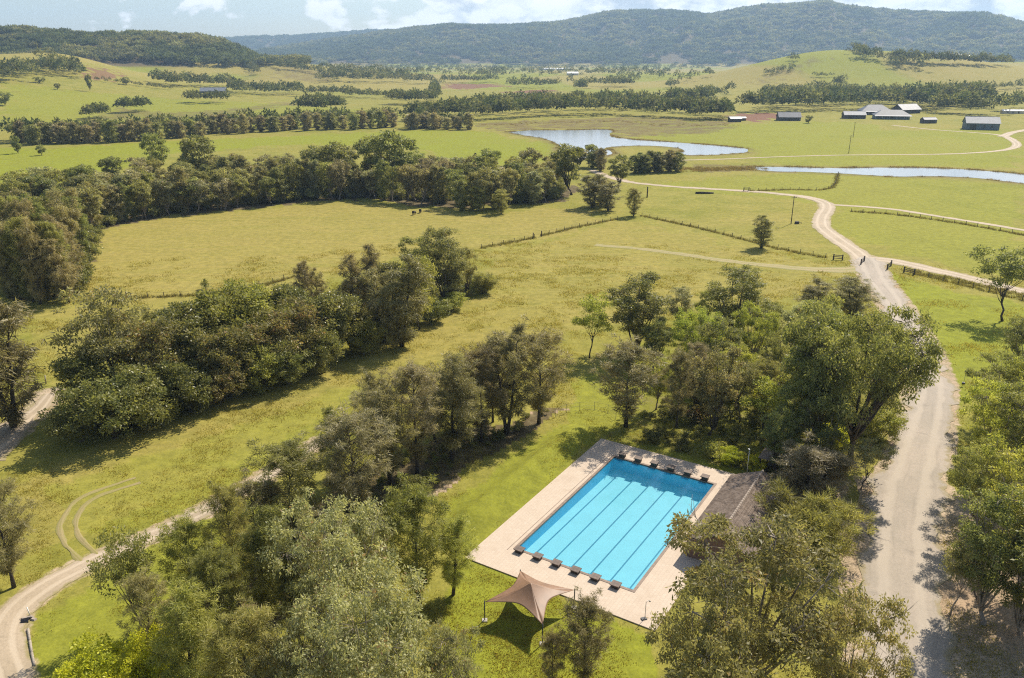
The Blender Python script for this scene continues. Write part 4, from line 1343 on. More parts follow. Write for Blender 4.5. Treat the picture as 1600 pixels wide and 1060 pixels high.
def belt(kinds, pts, n, hm, wm, leaves, phrase, group, jx=5, jy=2, seed=1):
    rng = np.random.default_rng(seed + 400)
    spots = sorted(along(pts, n, jx, jy, seed))
    for i, (px, py) in enumerate(spots):
        x, y = GT(px, py)
        k = kinds[int(rng.integers(len(kinds)))]
        h = rng.uniform(*hm); w = rng.uniform(*wm) * (1.0 if k[:3] == 'gum' else 0.8)
        lf = leaves[int(rng.integers(len(leaves)))]
        look = {'gum': 'dark green', 'gum_olive': 'olive', 'gum_grey': 'grey-green', 'bush': 'deep green', 'oak': 'dull green', 'oak_grey': 'greyish', 'oak_green': 'mid green'}[lf]
        tree(k, float(x), float(y), float(h), float(w), lf, f'{look} tree, {ordinal(i + 1)} from the left {phrase}', group=group)


gV = 'trees of the valley belt beyond the oval meadow'
mixm = ['gum_belt', 'gum_belt', 'oak_belt']
lm = ['gum', 'gum_olive', 'gum_olive', 'oak_grey', 'gum_grey', 'oak_green']
belt(['oak_mid'], [(5, 468), (45, 472), (95, 470), (125, 458)], 11, (14, 20), (7, 9.5), ['oak', 'oak_green', 'oak_green'], 'at the front of the meadow edge wood', 'she-oaks at the left edge of the oval meadow', 6, 3, 1)
belt(['oak_mid', 'gum_tall'], [(0, 425), (50, 428), (100, 420), (130, 400)], 11, (14, 20), (7, 10), ['oak', 'oak_green', 'gum'], 'in the middle of the meadow edge wood', 'she-oaks at the left edge of the oval meadow', 6, 4, 2)
belt(mixm, [(0, 385), (60, 378), (110, 370), (150, 358)], 12, (12, 16), (8, 11), ['oak', 'gum', 'gum_olive'], 'at the back of the meadow edge wood', gV, 6, 4, 3)
belt(mixm, [(155, 352), (240, 338), (330, 327), (440, 315), (560, 309), (650, 316), (735, 326), (800, 322), (860, 312)], 48, (10, 15.5), (7, 10.5), lm, 'along the front of the valley belt', gV, 4, 2, 4)
belt(mixm, [(0, 345), (80, 335), (170, 330), (300, 312), (430, 300), (560, 296), (680, 302), (790, 305), (870, 298)], 46, (10, 15), (7.5, 11), lm, 'along the middle of the valley belt', gV, 5, 3, 5)
belt(['gum_belt'], [(10, 318), (120, 312), (230, 298), (300, 292), (420, 288), (520, 283), (600, 280), (680, 288), (780, 290), (850, 284)], 36, (9, 14.5), (8, 12), lm, 'along the back of the valley belt', gV, 6, 3, 6)
for px, pb, pt, w_, lb in [(250, 285, 208, 36, 'round-topped gum standing up at the left of the valley belt skyline'), (312, 290, 212, 58, 'broad gum right of the round-topped one on the belt skyline'),
                           (140, 320, 258, 40, 'rounded gum above the left wing of the valley belt'), (615, 300, 205, 78, 'tallest double-headed gum on the valley belt skyline'),
                           (525, 300, 222, 66, 'wide dark gum left of the tallest one on the belt skyline'), (490, 290, 228, 40, 'small-crowned gum left of the wide dark one on the belt skyline'),
                           (770, 300, 233, 44, 'dark gum on the belt skyline above the pond end'), (585, 290, 212, 44, 'gum just left of the tallest belt skyline crown')]:
    tree_px('gum_belt', px, pb, pt, w_, 'gum', lb, group='gums standing above the valley belt')
for i, (px, pb, pt, w_, lb) in enumerate([(748, 330, 290, 30, 'pale conical tree in front of the valley belt, left of its twin'), (783, 334, 296, 28, 'pale conical tree in front of the valley belt, right of its twin'),
                           (925, 325, 272, 44, 'left tree of the small clump beside the gravel track end'), (950, 330, 285, 40, 'right tree of the small clump beside the gravel track end'), (938, 322, 280, 40, 'rear tree of the small clump beside the gravel track end')]):
    tree_px('oak_mid', px, pb, pt, w_, 'oak_green' if i < 2 else 'oak', lb)
belt(['oak_belt'], [(985, 271), (1020, 270), (1062, 268)], 10, (8, 10.5), (8, 10), ['oak', 'gum'], 'in the dark clump between pond and creek', 'clump between pond and creek', 2, 1, 7)
belt(['oak_belt', 'gum_belt'], [(880, 262), (915, 262), (945, 268)], 7, (7, 11), (7, 9), ['gum', 'oak'], 'in the clump at the near pond shore', 'trees at the near pond shore', 3, 2, 8)
belt(['oak_far'], [(20, 224), (120, 224), (220, 219), (330, 211), (450, 204), (560, 201), (618, 198)], 56, (9.5, 14), (9, 12), ['oak', 'oak', 'gum'], 'in the far left paddock tree line', 'trees of the far left paddock line', 3, 1, 9)
belt(['oak_far'], [(635, 203), (680, 202), (732, 202)], 10, (9, 13), (10, 13), ['oak'], 'in the short dark row left of the pond', 'dark row left of the pond', 2, 1, 10)
for px, pb, pt, w_, lb in [(30, 240, 212, 16, 'small lone tree on the far left paddock near the frame edge'), (66, 243, 226, 14, 'bushy small tree beside the muddy hollow of the far paddock'),
                           (141, 143, 116, 9, 'lone bare-trunked tree on the left pasture hill'), (90, 140, 130, 9, 'pale small tree on the left pasture hill'),
                           (198, 133, 120, 13, 'round small tree at the crest fence of the left hill'), (8, 165, 143, 22, 'round tree at the left frame edge on the pasture hill'),
                           (1263, 193, 180, 12, 'small round tree right of the dark shed'), (62, 130, 120, 18, 'dark bush on the upper left pasture')]:
    tree_px('gum_far', px, pb, pt, w_, 'gum', lb)
NT_THINGS = len(TREES)
print('tree things', NT_THINGS)


# ------------------------------------------------------------------ woods too far to count: instanced, one mass each
def proto_coll(name, items):
    c = bpy.data.collections.new(name)
    for i, me in enumerate(items):
        o = bpy.data.objects.new(f'{name}_{i}', me)
        c.objects.link(o)
    return c


def instancer(name, P, sc, coll, label, cat):
    me = bpy.data.meshes.new(name)
    me.vertices.add(len(P)); me.vertices.foreach_set('co', np.asarray(P, np.float32).ravel())
    a = me.attributes.new('size', 'FLOAT', 'POINT'); a.data.foreach_set('value', np.asarray(sc, np.float32))
    o = link(name, me)
    o['kind'] = 'stuff'
    if label:
        o['label'] = label
        o['category'] = cat
    g = bpy.data.node_groups.new(name, 'GeometryNodeTree')
    g.interface.new_socket('Geometry', in_out='INPUT', socket_type='NodeSocketGeometry')
    g.interface.new_socket('Geometry', in_out='OUTPUT', socket_type='NodeSocketGeometry')
    gi = g.nodes.new('NodeGroupInput'); go = g.nodes.new('NodeGroupOutput')
    ip = g.nodes.new('GeometryNodeInstanceOnPoints')
    ci = g.nodes.new('GeometryNodeCollectionInfo')
    ci.inputs['Collection'].default_value = coll
    ci.inputs['Separate Children'].default_value = True
    ci.inputs['Reset Children'].default_value = True
    rv = g.nodes.new('FunctionNodeRandomValue'); rv.data_type = 'FLOAT_VECTOR'
    rv.inputs['Min'].default_value = (0, 0, 0); rv.inputs['Max'].default_value = (0, 0, 6.283)
    na = g.nodes.new('GeometryNodeInputNamedAttribute'); na.data_type = 'FLOAT'; na.inputs['Name'].default_value = 'size'
    ip.inputs['Pick Instance'].default_value = True
    g.links.new(gi.outputs[0], ip.inputs['Points'])
    g.links.new(ci.outputs[0], ip.inputs['Instance'])
    g.links.new(rv.outputs['Value'], ip.inputs['Rotation'])
    g.links.new(na.outputs['Attribute'], ip.inputs['Scale'])
    g.links.new(ip.outputs[0], go.inputs[0])
    md = o.modifiers.new('scatter', 'NODES')
    md.node_group = g
    return o


def clump(seed, n, spread, H, Wd, cards, leaf):
    rng = np.random.default_rng(seed)
    V = []; Fc = []; T = []; nv = 0
    for k in range(n):
        g = k * 2.4; r = spread * math.sqrt((k + 0.4) / n)
        c = np.array([math.cos(g) * r, math.sin(g) * r, H * rng.uniform(0.50, 0.68)])
        m_ = cards
        d = unit(rng.normal(size=(m_, 3))); d[:, 2] = np.abs(d[:, 2]) * 1.2 - 0.35
        hh = rng.uniform(0.8, 1.2)
        P = c + d * np.array([Wd * 0.5, Wd * 0.5, H * 0.38 * hh]) * rng.uniform(0.55, 1, (m_, 1))
        ax = unit(d + rng.normal(size=(m_, 3)) * 0.7)
        v, f = leaf_cards(rng, P, ax, leaf * rng.uniform(0.6, 1.3, m_), leaf * rng.uniform(0.5, 0.9, m_), False)
        V.append(v); Fc.append(f + nv); nv += len(v)
        T.append(np.repeat(np.clip(0.45 + rng.normal() * 0.22 + rng.normal(size=m_) * 0.12, 0, 1), 3))
    return mesh_np('wood_clump', np.vstack(V), np.vstack(Fc), [M['far_leaf']], {'tint': np.concatenate(T)})


M['far_leaf_pale'] = leaf_mat('far_leaf_pale', (0.045, 0.052, 0.026), (0.115, 0.118, 0.058), 0.25, rough=0.8, spec=0.1)
CL_MTN = proto_coll('clumps_mountain', [clump(s, 7, 17, 17, 12, 26, 6.0) for s in (1, 2, 3)])
def pale(coll, name):
    c = bpy.data.collections.new(name)
    for o_ in coll.objects:
        q_ = o_.copy(); c.objects.link(q_)
        q_.material_slots[0].link = 'OBJECT'; q_.material_slots[0].material = M['far_leaf_pale']
    return c


CL_MTN_PALE = pale(CL_MTN, 'clumps_mountain_pale')
CL_MID = proto_coll('clumps_ridge', [clump(s, 4, 8, 14, 10, 34, 3.2) for s in (4, 5, 6)])
CL_MID_PALE = pale(CL_MID, 'clumps_ridge_pale')
CL_ONE = proto_coll('clumps_single', [clump(s, 1, 0, 14, 10, 70, 2.0) for s in (7, 8, 9)])


def scatter_polar(n, a0, a1, r0, r1, seed):
    rng = np.random.default_rng(seed)
    a = rng.uniform(a0, a1, n); r = np.sqrt(rng.uniform(r0 * r0, r1 * r1, n))
    return r * np.sin(a), r * np.cos(a), rng


x, y, rng = scatter_polar(15500, -0.72, 0.72, FAR_R - 1720, FAR_R + 350, 3)
z = height(x, y)
gap = fbm(x / 240, y / 240, 55, 3)
k = ((gap < 0.72) | (z > 60)) & (z > 5 + 30 * rng.random(len(x)))
tone = fbm(x / 330, y / 330, 41, 3) + 0.15 * (rng.random(len(x)) - 0.5)
for q_, cl_ in ((tone < 0.53, CL_MTN), (tone >= 0.53, CL_MTN_PALE)):
    kk = k & q_
    instancer('mountain_forest', np.stack([x, y, z - 1.5], 1)[kk], rng.uniform(0.7, 1.5, kk.sum()), cl_, None, None)
x, y, rng = scatter_polar(2600, -0.72, 0.1, BACK_R - 900, BACK_R + 150, 4)
z = height(x, y)
instancer('distant_ridge_forest', np.stack([x, y, z - 1.5], 1), rng.uniform(1.0, 1.7, len(x)), CL_MTN, None, None)
x, y, rng = scatter_polar(8600, -0.98, -0.24, LEFT_R - 520, LEFT_R + 320, 5)
z = height(x, y)
pl = np.interp(np.arctan2(x, y), *LEFT_P)
edge = LEFT_R - 330 + 120 * (fbm(x / 120, y / 120, 12, 3) - 0.5) - 80 * sst(-0.42, -0.6, np.arctan2(x, y))
k = (np.hypot(x, y) > edge) & (pl > 8)
tone = fbm(x / 110, y / 110, 43, 3) + 0.25 * (rng.random(len(x)) - 0.5)
for q_, cl_ in ((tone < 0.5, CL_MID), (tone >= 0.5, CL_MID_PALE)):
    kk = k & q_
    instancer('ridge_forest', np.stack([x, y, z - 1.0], 1)[kk], rng.uniform(0.6, 1.4, kk.sum()), cl_, None, None)

for o_ in pale(CL_ONE, 'tmp_pale').objects:
    CL_ONE.objects.link(o_)
# tree lines and scattered trees over the far plain
pts = []; sizes = []
rng = np.random.default_rng(77)


def line_px(p, n, jit=1.0, s=(0.8, 1.3), jpx=3.0):
    for (px, py) in along(p, int(n * 1.7), jpx, jit, int(rng.integers(1e6))):
        xy = GT(px, py)
        pts.append((xy[0], xy[1], hz(*xy) - 0.4)); sizes.append(rng.uniform(*s))


line_px([(690, 186), (760, 187), (830, 182), (920, 179), (1000, 181), (1090, 185), (1138, 187)], 90, 1.2, (0.9, 1.4))
line_px([(1160, 177), (1210, 173), (1260, 173), (1310, 171), (1360, 170), (1420, 169), (1480, 177), (1545, 179)], 70, 1.5, (1.0, 1.6))
line_px([(1190, 170), (1260, 166), (1340, 163), (1420, 163)], 60, 2.0, (1.0, 1.5))
line_px([(1425, 168), (1480, 166), (1540, 166)], 40, 3.0, (1.2, 1.9))
line_px([(20, 220), (120, 220), (220, 215), (330, 207), (450, 200), (560, 197), (618, 195)], 110, 1.2, (0.7, 1.1))
line_px([(635, 200), (680, 199), (735, 199)], 24, 0.8, (0.6, 0.9))
line_px([(640, 190), (690, 186), (730, 184)], 30, 1.5, (0.8, 1.2))
line_px([(690, 180), (800, 177), (900, 172), (1000, 172), (1090, 178), (1138, 182)], 70, 1.5)
line_px([(740, 170), (850, 166), (950, 165), (1040, 170)], 60, 1.5)
line_px([(540, 152), (600, 154), (660, 158), (680, 162)], 40, 0.8, (0.6, 0.9))
line_px([(612, 163), (650, 163), (680, 160)], 30, 0.8, (0.9, 1.3))
line_px([(678, 158), (680, 145), (682, 136)], 20, 1.0)
line_px([(470, 176), (500, 177), (532, 175)], 26, 1.2, (1.0, 1.4))
line_px([(500, 127), (560, 128), (620, 129), (675, 131)], 46, 1.5, (1.0, 1.5))
line_px([(500, 120), (560, 121), (640, 122)], 36, 2.0, (1.0, 1.5))
line_px([(690, 130), (740, 130), (775, 128)], 26, 0.7, (0.9, 1.2))
line_px([(745, 122), (785, 120)], 12, 1.5)
line_px([(795, 136), (815, 138), (845, 138), (870, 137)], 20, 1.5, (0.9, 1.4))
line_px([(890, 134), (915, 138), (960, 134), (1000, 130)], 18, 2.0, (0.9, 1.5))
line_px([(900, 142), (915, 143)], 6, 0.5, (1.0, 1.4))
line_px([(945, 136), (985, 136)], 14, 1.0, (0.9, 1.3))
line_px([(1042, 162), (1075, 164), (1110, 160)], 30, 1.2, (1.0, 1.4))
line_px([(1050, 160), (1090, 156), (1140, 150)], 22, 1.5, (0.8, 1.3))
line_px([(1080, 186), (1110, 186), (1136, 184)], 18, 1.2)
line_px([(240, 130), (270, 134), (320, 136), (370, 136)], 42, 1.4, (0.9, 1.4))
line_px([(360, 144), (420, 148), (470, 148)], 40, 1.8, (0.8, 1.3))
line_px([(292, 160), (320, 161), (354, 160)], 18, 1.0, (0.8, 1.1))
line_px([(480, 150), (520, 150), (560, 152)], 18, 0.8, (0.8, 1.1))
line_px([(130, 188), (160, 184), (165, 180)], 10, 1.0, (0.7, 1.0))
line_px([(190, 178), (215, 176), (235, 172)], 12, 1.0, (0.8, 1.2))
line_px([(20, 122), (60, 112), (100, 112), (130, 120)], 46, 5.0, (0.9, 1.5))
line_px([(0, 128), (20, 126)], 12, 3.0, (1.0, 1.6))
line_px([(150, 126), (210, 134), (270, 141)], 26, 0.6, (0.3, 0.5))
line_px([(380, 103), (395, 110), (405, 118)], 12, 2.0, (0.8, 1.2))
line_px([(410, 100), (440, 108), (490, 114)], 30, 1.0, (0.8, 1.2))
line_px([(1335, 86), (1365, 93), (1400, 102), (1440, 110)], 30, 3.0, (0.8, 1.4), 8.0)
line_px([(1330, 80), (1345, 84), (1360, 88)], 16, 1.5, (0.7, 1.1))
line_px([(1236, 96), (1246, 94)], 5, 1.0, (0.6, 0.9))
line_px([(1195, 118), (1225, 112), (1240, 108)], 22, 1.5, (0.4, 0.7))
line_px([(1300, 140), (1320, 136)], 5, 1.5)
line_px([(1270, 120), (1300, 121)], 7, 0.6, (0.4, 0.6))
line_px([(1200, 162), (1260, 160), (1340, 156), (1400, 158), (1450, 162)], 60, 2.5, (0.9, 1.5))
line_px([(1190, 150), (1250, 148), (1330, 146)], 36, 2.5, (0.7, 1.1))
line_px([(1470, 165), (1510, 158), (1545, 162)], 30, 3.0, (1.1, 1.7))
line_px([(1380, 150), (1460, 146), (1550, 140), (1600, 138)], 50, 1.2, (0.5, 0.9))
line_px([(1555, 176), (1590, 172), (1610, 170)], 14, 2.0, (0.9, 1.4))
line_px([(1100, 120), (1115, 120)], 4, 0.5)
line_px([(1395, 96), (1440, 99), (1500, 101), (1580, 104)], 60, 1.2, (1.0, 1.5))
line_px([(590, 108), (700, 107), (800, 108), (900, 107), (1000, 108), (1100, 108)], 150, 1.8, (1.0, 1.6))
line_px([(500, 112), (600, 113), (700, 112), (820, 113), (950, 113), (1050, 114)], 110, 2.5, (0.9, 1.5))
line_px([(620, 118), (760, 117), (900, 120), (1040, 120)], 60, 3.0, (0.8, 1.4))
line_px([(980, 125), (1020, 122), (1060, 128), (1090, 126)], 14, 3.0, (0.8, 1.3))
line_px([(1040, 140), (1060, 136)], 6, 2.0, (0.7, 1.0))
pts = np.array(pts); sizes = np.array(sizes)
instancer('far_woods', pts, sizes, CL_ONE, None, None)

CL_UNDER = proto_coll('clumps_under', [PR['shrub'][0].crown, PR['shrub'][1].crown])
for o_ in CL_UNDER.objects:
    o_.material_slots[0].link = 'OBJECT'; o_.material_slots[0].material = M['bush']


def fill_poly(px, n, seed):
    rng_ = np.random.default_rng(seed)
    p = W(px)
    lo, hi = p.min(0), p.max(0)
    q = rng_.uniform(lo, hi, (n, 2))
    return q[inpoly(q[:, 0], q[:, 1], p)]


U1 = fill_poly([(0, 470), (130, 460), (158, 356), (330, 326), (560, 308), (660, 315), (740, 325), (870, 312), (890, 285), (760, 280), (500, 275), (250, 290), (0, 335)], 5200, 1)
U2 = fill_poly([(100, 690), (260, 650), (400, 600), (560, 525), (640, 510), (760, 450), (690, 430), (560, 450), (360, 530), (200, 610)], 1500, 2)
U3 = fill_poly([(500, 800), (560, 745), (700, 690), (860, 640), (840, 655), (700, 745), (600, 840), (500, 930), (330, 990), (240, 1000)], 700, 3)
U4 = fill_poly([(1000, 650), (1080, 600), (1200, 580), (1320, 560), (1380, 590), (1380, 690), (1290, 730), (1160, 735), (1040, 700)], 380, 4)
UU = np.vstack([U1, U2, U3, U4])
us = np.concatenate([RNG.uniform(1.2, 2.8, len(U1)), RNG.uniform(0.7, 1.6, len(U2)), RNG.uniform(0.25, 0.8, len(U3)), RNG.uniform(0.3, 1.0, len(U4))])
instancer('undergrowth', np.column_stack([UU, height(UU[:, 0], UU[:, 1])]), us, CL_UNDER, None, None)

# ------------------------------------------------------------------ tall grass on fence lines, reeds round the water
def tuft_mesh(seed, n, hgt, spread, wd, mat):
    rng = np.random.default_rng(seed)
    P = np.column_stack([rng.normal(size=(n, 2)) * spread, np.zeros(n)])
    ax = unit(np.column_stack([rng.normal(size=(n, 2)) * 0.45, np.ones(n)]))
    v, f = leaf_cards(rng, P, ax, hgt * rng.uniform(0.5, 1.2, n), wd * rng.uniform(0.6, 1.3, n), False)
    return mesh_np('grass_tuft', v, f, [mat], {'tint': np.repeat(np.clip(rng.normal(0.5, 0.25, n), 0, 1), 3)})


CL_TUFT = proto_coll('tufts_dry', [tuft_mesh(s, 34, 0.75, 0.45, 0.12, M['tuft']) for s in (1, 2, 3)])
CL_REED = proto_coll('tufts_reed', [tuft_mesh(s, 40, 0.9, 0.8, 0.16, M['reed']) for s in (4, 5, 6)])


def scatter_line(P, step, jit, rng):
    Q = smooth(P, step)
    Q = Q + rng.normal(size=Q.shape) * jit
    return Q


rng = np.random.default_rng(9)
tp = [scatter_line(W(f_), 0.45, 0.35, rng) for f_ in FENCES_PX]
tp.append(scatter_line(W([(1425, 425), (1500, 440), (1600, 463)]), 0.25, 1.1, rng))
tp = np.vstack(tp)
o = instancer('tall_grass', np.column_stack([tp, height(tp[:, 0], tp[:, 1])]), rng.uniform(0.5, 1.1, len(tp)), CL_TUFT, None, None)
rngs = np.random.default_rng(21)
aa = rngs.uniform(-0.80, 0.80, 90000); ar = np.exp(rngs.uniform(math.log(54), math.log(230), 90000))
sx, sy = ar * np.sin(aa), ar * np.cos(aa)
keep = fbm(sx / 7, sy / 7, 91, 4) + 0.25 * rngs.random(len(sx)) > 0.68
uu, vv = pool_uv(sx, sy)
keep &= ~((uu > DECK[0] - .4) & (uu < DECK[1] + .4) & (vv > DECK[2] - .4) & (vv < DECK[3] + 6))
for pts_ in (ROAD_MAIN, TRACK_GATE, TRACK_EAST, TRACK_WEST, TRACK_SAND, TRACK_LOOP, TRACK_WORN):
    keep &= polydist(sx, sy, W(pts_)) > np.mean([p_[2] for p_ in pts_]) / 2 + 0.3
sx, sy = sx[keep], sy[keep]
CL_SWARD = proto_coll('tufts_sward', [tuft_mesh(s_, 16, 0.16, 0.34, 0.07, M['sward']) for s_ in (11, 12, 13)])
instancer('grass', np.column_stack([sx, sy, height(sx, sy)]), rngs.uniform(0.6, 1.5, len(sx)) * np.clip(np.hypot(sx, sy) / 110, 0.8, 1.6), CL_SWARD, None, None)
rp = []
for P_ in (PA, PB):
    c = np.vstack([P_, P_[:1]])
    q = smooth(c, 1.0)
    nrm = np.gradient(q, axis=0)
    nrm = unit(np.stack([nrm[:, 1], -nrm[:, 0]], 1))
    outward = inpoly((q + nrm * 1.5)[:, 0], (q + nrm * 1.5)[:, 1], P_)
    nrm[outward] *= -1
    farside = (nrm[:, 1] > 0.1) & (fbm(q[:, 0] / 12, q[:, 1] / 12, 3, 3) > 0.34)
    for rep in range(2):
        kk = farside | (rng.random(len(q)) < 0.10)
        rp.append((q + nrm * rng.uniform(0.2, 2.5, (len(q), 1)))[kk])
q = W([(1065, 266), (1100, 265), (1175, 264)])
for rep in range(8):
    rp.append(scatter_line(q, 1.2, 3.5, rng))
q = W([(760, 196), (860, 192), (960, 190), (1050, 196), (1140, 196)])
for rep in range(2):
    rp.append(scatter_line(q, 3.5, 6.0, rng))
rp = np.vstack(rp)
instancer('reeds', np.column_stack([rp, height(rp[:, 0], rp[:, 1])]), rng.uniform(0.5, 1.1, len(rp)), CL_REED, None, None)

# ------------------------------------------------------------------ the swimming pool
DZ = 0.12        # paving level


def pv(u, v, z):
    p = PP(u, v)
    return (p[0], p[1], z)


def ring(name, outer, inner, z, mat, thick, parent=None):
    """flat rectangular ring in pool coordinates with outer and inner skirts"""
    (a0, a1, b0, b1), (c0, c1, d0, d1) = outer, inner
    o_ = [(a0, b0), (a1, b0), (a1, b1), (a0, b1)]; i_ = [(c0, d0), (c1, d0), (c1, d1), (c0, d1)]
    V = [pv(*p, z) for p in o_] + [pv(*p, z) for p in i_] + [pv(*p, z - thick) for p in o_] + [pv(*p, z - thick) for p in i_]
    Fq = []
    for k_ in range(4):
        n = (k_ + 1) % 4
        Fq += [(k_, k_ + 4, n + 4, n), (k_, n, n + 8, k_ + 8), (k_ + 4, k_ + 12, n + 12, n + 4)]
    return link(name, mesh_np(name, V, Fq, [mat]), parent)


cw = 0.32
deck = ring('pool_deck', DECK, (-cw, POOL_L + cw, -cw, POOL_W + cw), DZ, M['paving'], 0.35)
tag(deck, None, None, None, 'structure')
# narrow drain groove along the left side
mb = MB()
for (u0, u1, v0, v1) in ((-0.9, POOL_L + 0.2, -0.80, -0.72),):
    mb.add([pv(u0, v0, DZ + 0.004), pv(u1, v0, DZ + 0.004), pv(u1, v1, DZ + 0.004), pv(u0, v1, DZ + 0.004)], [(0, 3, 2, 1)])
dr = mb.build('drain_slot', M['coping'])
tag(dr, 'thin dark drain slot along the left side of the pool', 'drain')

pool = thing('swimming_pool', 'six-lane rectangular swimming pool with bright aqua water and navy lane lines', 'swimming pool', (0, 0, 0))
ring('coping', (-cw, POOL_L + cw, -cw, POOL_W + cw), (0, POOL_L, 0, POOL_W), DZ + 0.035, M['coping'], 0.30, pool)
FZ = -1.25
Vb = []; Fb = []; fm = []
FZ2 = -1.75      # deeper at the far end
fz = lambda u: FZ + (FZ2 - FZ) * u / POOL_L
for lev in (0, 1):
    for (u, v) in ((0, 0), (POOL_L, 0), (POOL_L, POOL_W), (0, POOL_W)):
        Vb.append(pv(u, v, DZ - 0.20 if lev == 0 else fz(u)))
link('floor', mesh_np('floor', Vb[4:], [(0, 3, 2, 1)], [M['pool_floor']]), pool)
for k_ in range(4):
    n = (k_ + 1) % 4
    link('wall', mesh_np('wall', [Vb[k_], Vb[n], Vb[n + 4], Vb[k_ + 4]], [(0, 1, 2, 3)], [M['pool_wall']]), pool)
NL = 6
for k_ in range(NL):
    v = POOL_W * (k_ + 0.5) / NL + 0.08
    mb = MB()

    def slab(u0, u1, va, vb, up):
        q = [(u0, va), (u1, va), (u1, vb), (u0, vb)]
        mb.add([pv(a, b, fz(a) + 0.002) for a, b in q] + [pv(a, b, fz(a) + up) for a, b in q], [(4, 5, 6, 7)[::-1], (0, 1, 5, 4), (1, 2, 6, 5), (2, 3, 7, 6), (3, 0, 4, 7)])
    slab(1.8, POOL_L - 1.8, v - 0.085, v + 0.085, 0.012)
    for e in (1.7, POOL_L - 1.87):
        slab(e, e + 0.17, v - 0.3, v + 0.3, 0.015)
    mb.build('lane_line', M['lane'], pool)
n_u, n_v = 40, 24
Vw = np.array([pv(POOL_L * i / n_u, POOL_W * j / n_v, 0.02) for i in range(n_u + 1) for j in range(n_v + 1)])
Qw = np.array([(i * (n_v + 1) + j, i * (n_v + 1) + j + 1, (i + 1) * (n_v + 1) + j + 1, (i + 1) * (n_v + 1) + j) for i in range(n_u) for j in range(n_v)])
link('water', mesh_np('water', Vw, Qw, [M['pool_water']]), pool)

# starting blocks at both ends
rzp = math.atan2(PU[1], PU[0])
for end, ub in (('near', -0.22), ('far', POOL_L + 0.20)):
    for k_ in range(NL):
        v = POOL_W * (k_ + 0.5) / NL + (-0.55 if end == 'near' else -0.2)
        p = PP(ub + (-0.25 if end == 'near' else 0.25), v)
        wh = 'leftmost' if k_ == 0 else 'rightmost' if k_ == NL - 1 else ordinal(k_ + 1) + ' from the left'
        side = 'beside the shade sail end of the pool' if end == 'near' else 'at the tree-shaded far end of the pool'
        b = thing('starting_block', f'brown starting block, {wh}, {side}', 'starting block', (p[0], p[1], DZ), rzp, f'starting blocks {side}')
        hb = 0.34 if end == 'near' else 0.50
        MB().box((0, 0, hb * 0.5), (0.66, 0.78, hb), 0, 0.96).build('pedestal', M['block_side'], b)
        mb = MB()
        mb.add([(-.45, -.5, hb), (.45, -.5, hb), (.45, .5, hb), (-.45, .5, hb), (-.45, -.5, hb + .1), (.45, -.5, hb + .1), (.45, .5, hb + .1), (-.45, .5, hb + .1)],
               [(3, 2, 1, 0), (4, 5, 6, 7), (0, 1, 5, 4), (1, 2, 6, 5), (2, 3, 7, 6), (3, 0, 4, 7)])
        mb.build('platform', M['block'], b)

# ------------------------------------------------------------------ shade sail on four posts
SZ = 2.15
corners = [np.array([*G(757, 941, SZ), SZ]), np.array([*G(848, 977, SZ), SZ]), np.array([*G(898, 922, SZ), SZ]), np.array([*G(813, 892, SZ), SZ])]   # left, near, right, far
ctr = sum(corners) / 4
apex = ctr + np.array([0, 0, 1.55])
sail = thing('shade_sail', 'terracotta brown four-pointed shade sail on posts over the lawn beside the pool', 'shade sail', (ctr[0], ctr[1], 0))
o3 = np.array([ctr[0], ctr[1], 0])
for k_ in range(4):
    A_, B_ = corners[k_] - o3, corners[(k_ + 1) % 4] - o3
    Ap = apex - o3
    n = 14
    V = []; idx = {}
    Fq = []
    for i in range(n + 1):              # i: from apex (0) to edge (1)
        t = i / n
        for j in range(n + 1):
            s = j / n
            edge = A_ * (1 - s) + B_ * s
            # hem hangs inwards between the corners
            pull = 0.33 * 4 * s * (1 - s)
            edge = edge * np.array([1 - pull, 1 - pull, 1]) + np.array([0, 0, 0.40 * 4 * s * (1 - s)])
            p = Ap * (1 - t) + edge * t
            p = p + np.array([0, 0, -0.42 * t * (1 - t) * 2 * (1 - 0.35 * 4 * s * (1 - s))]) * 1.0
            V.append(p)
    for i in range(n):
        for j in range(n):
            a = i * (n + 1) + j
            Fq.append((a, a + n + 1, a + n + 2, a + 1))
    me = mesh_np('panel', np.array(V), Fq, [M['sail']], smooth_shade=True)
    pn = link('panel', me, sail)
    md = pn.modifiers.new('cloth', 'SOLIDIFY'); md.thickness = 0.012
    c = A_
    MB().tube([(c[0], c[1], 0), (c[0], c[1], SZ + 0.12)], 0.055, 8).build('post', M['dark_steel'], sail, True)
    MB().box((c[0], c[1], 0.04), (0.5, 0.5, 0.12)).build('footing', M['concrete'], sail)


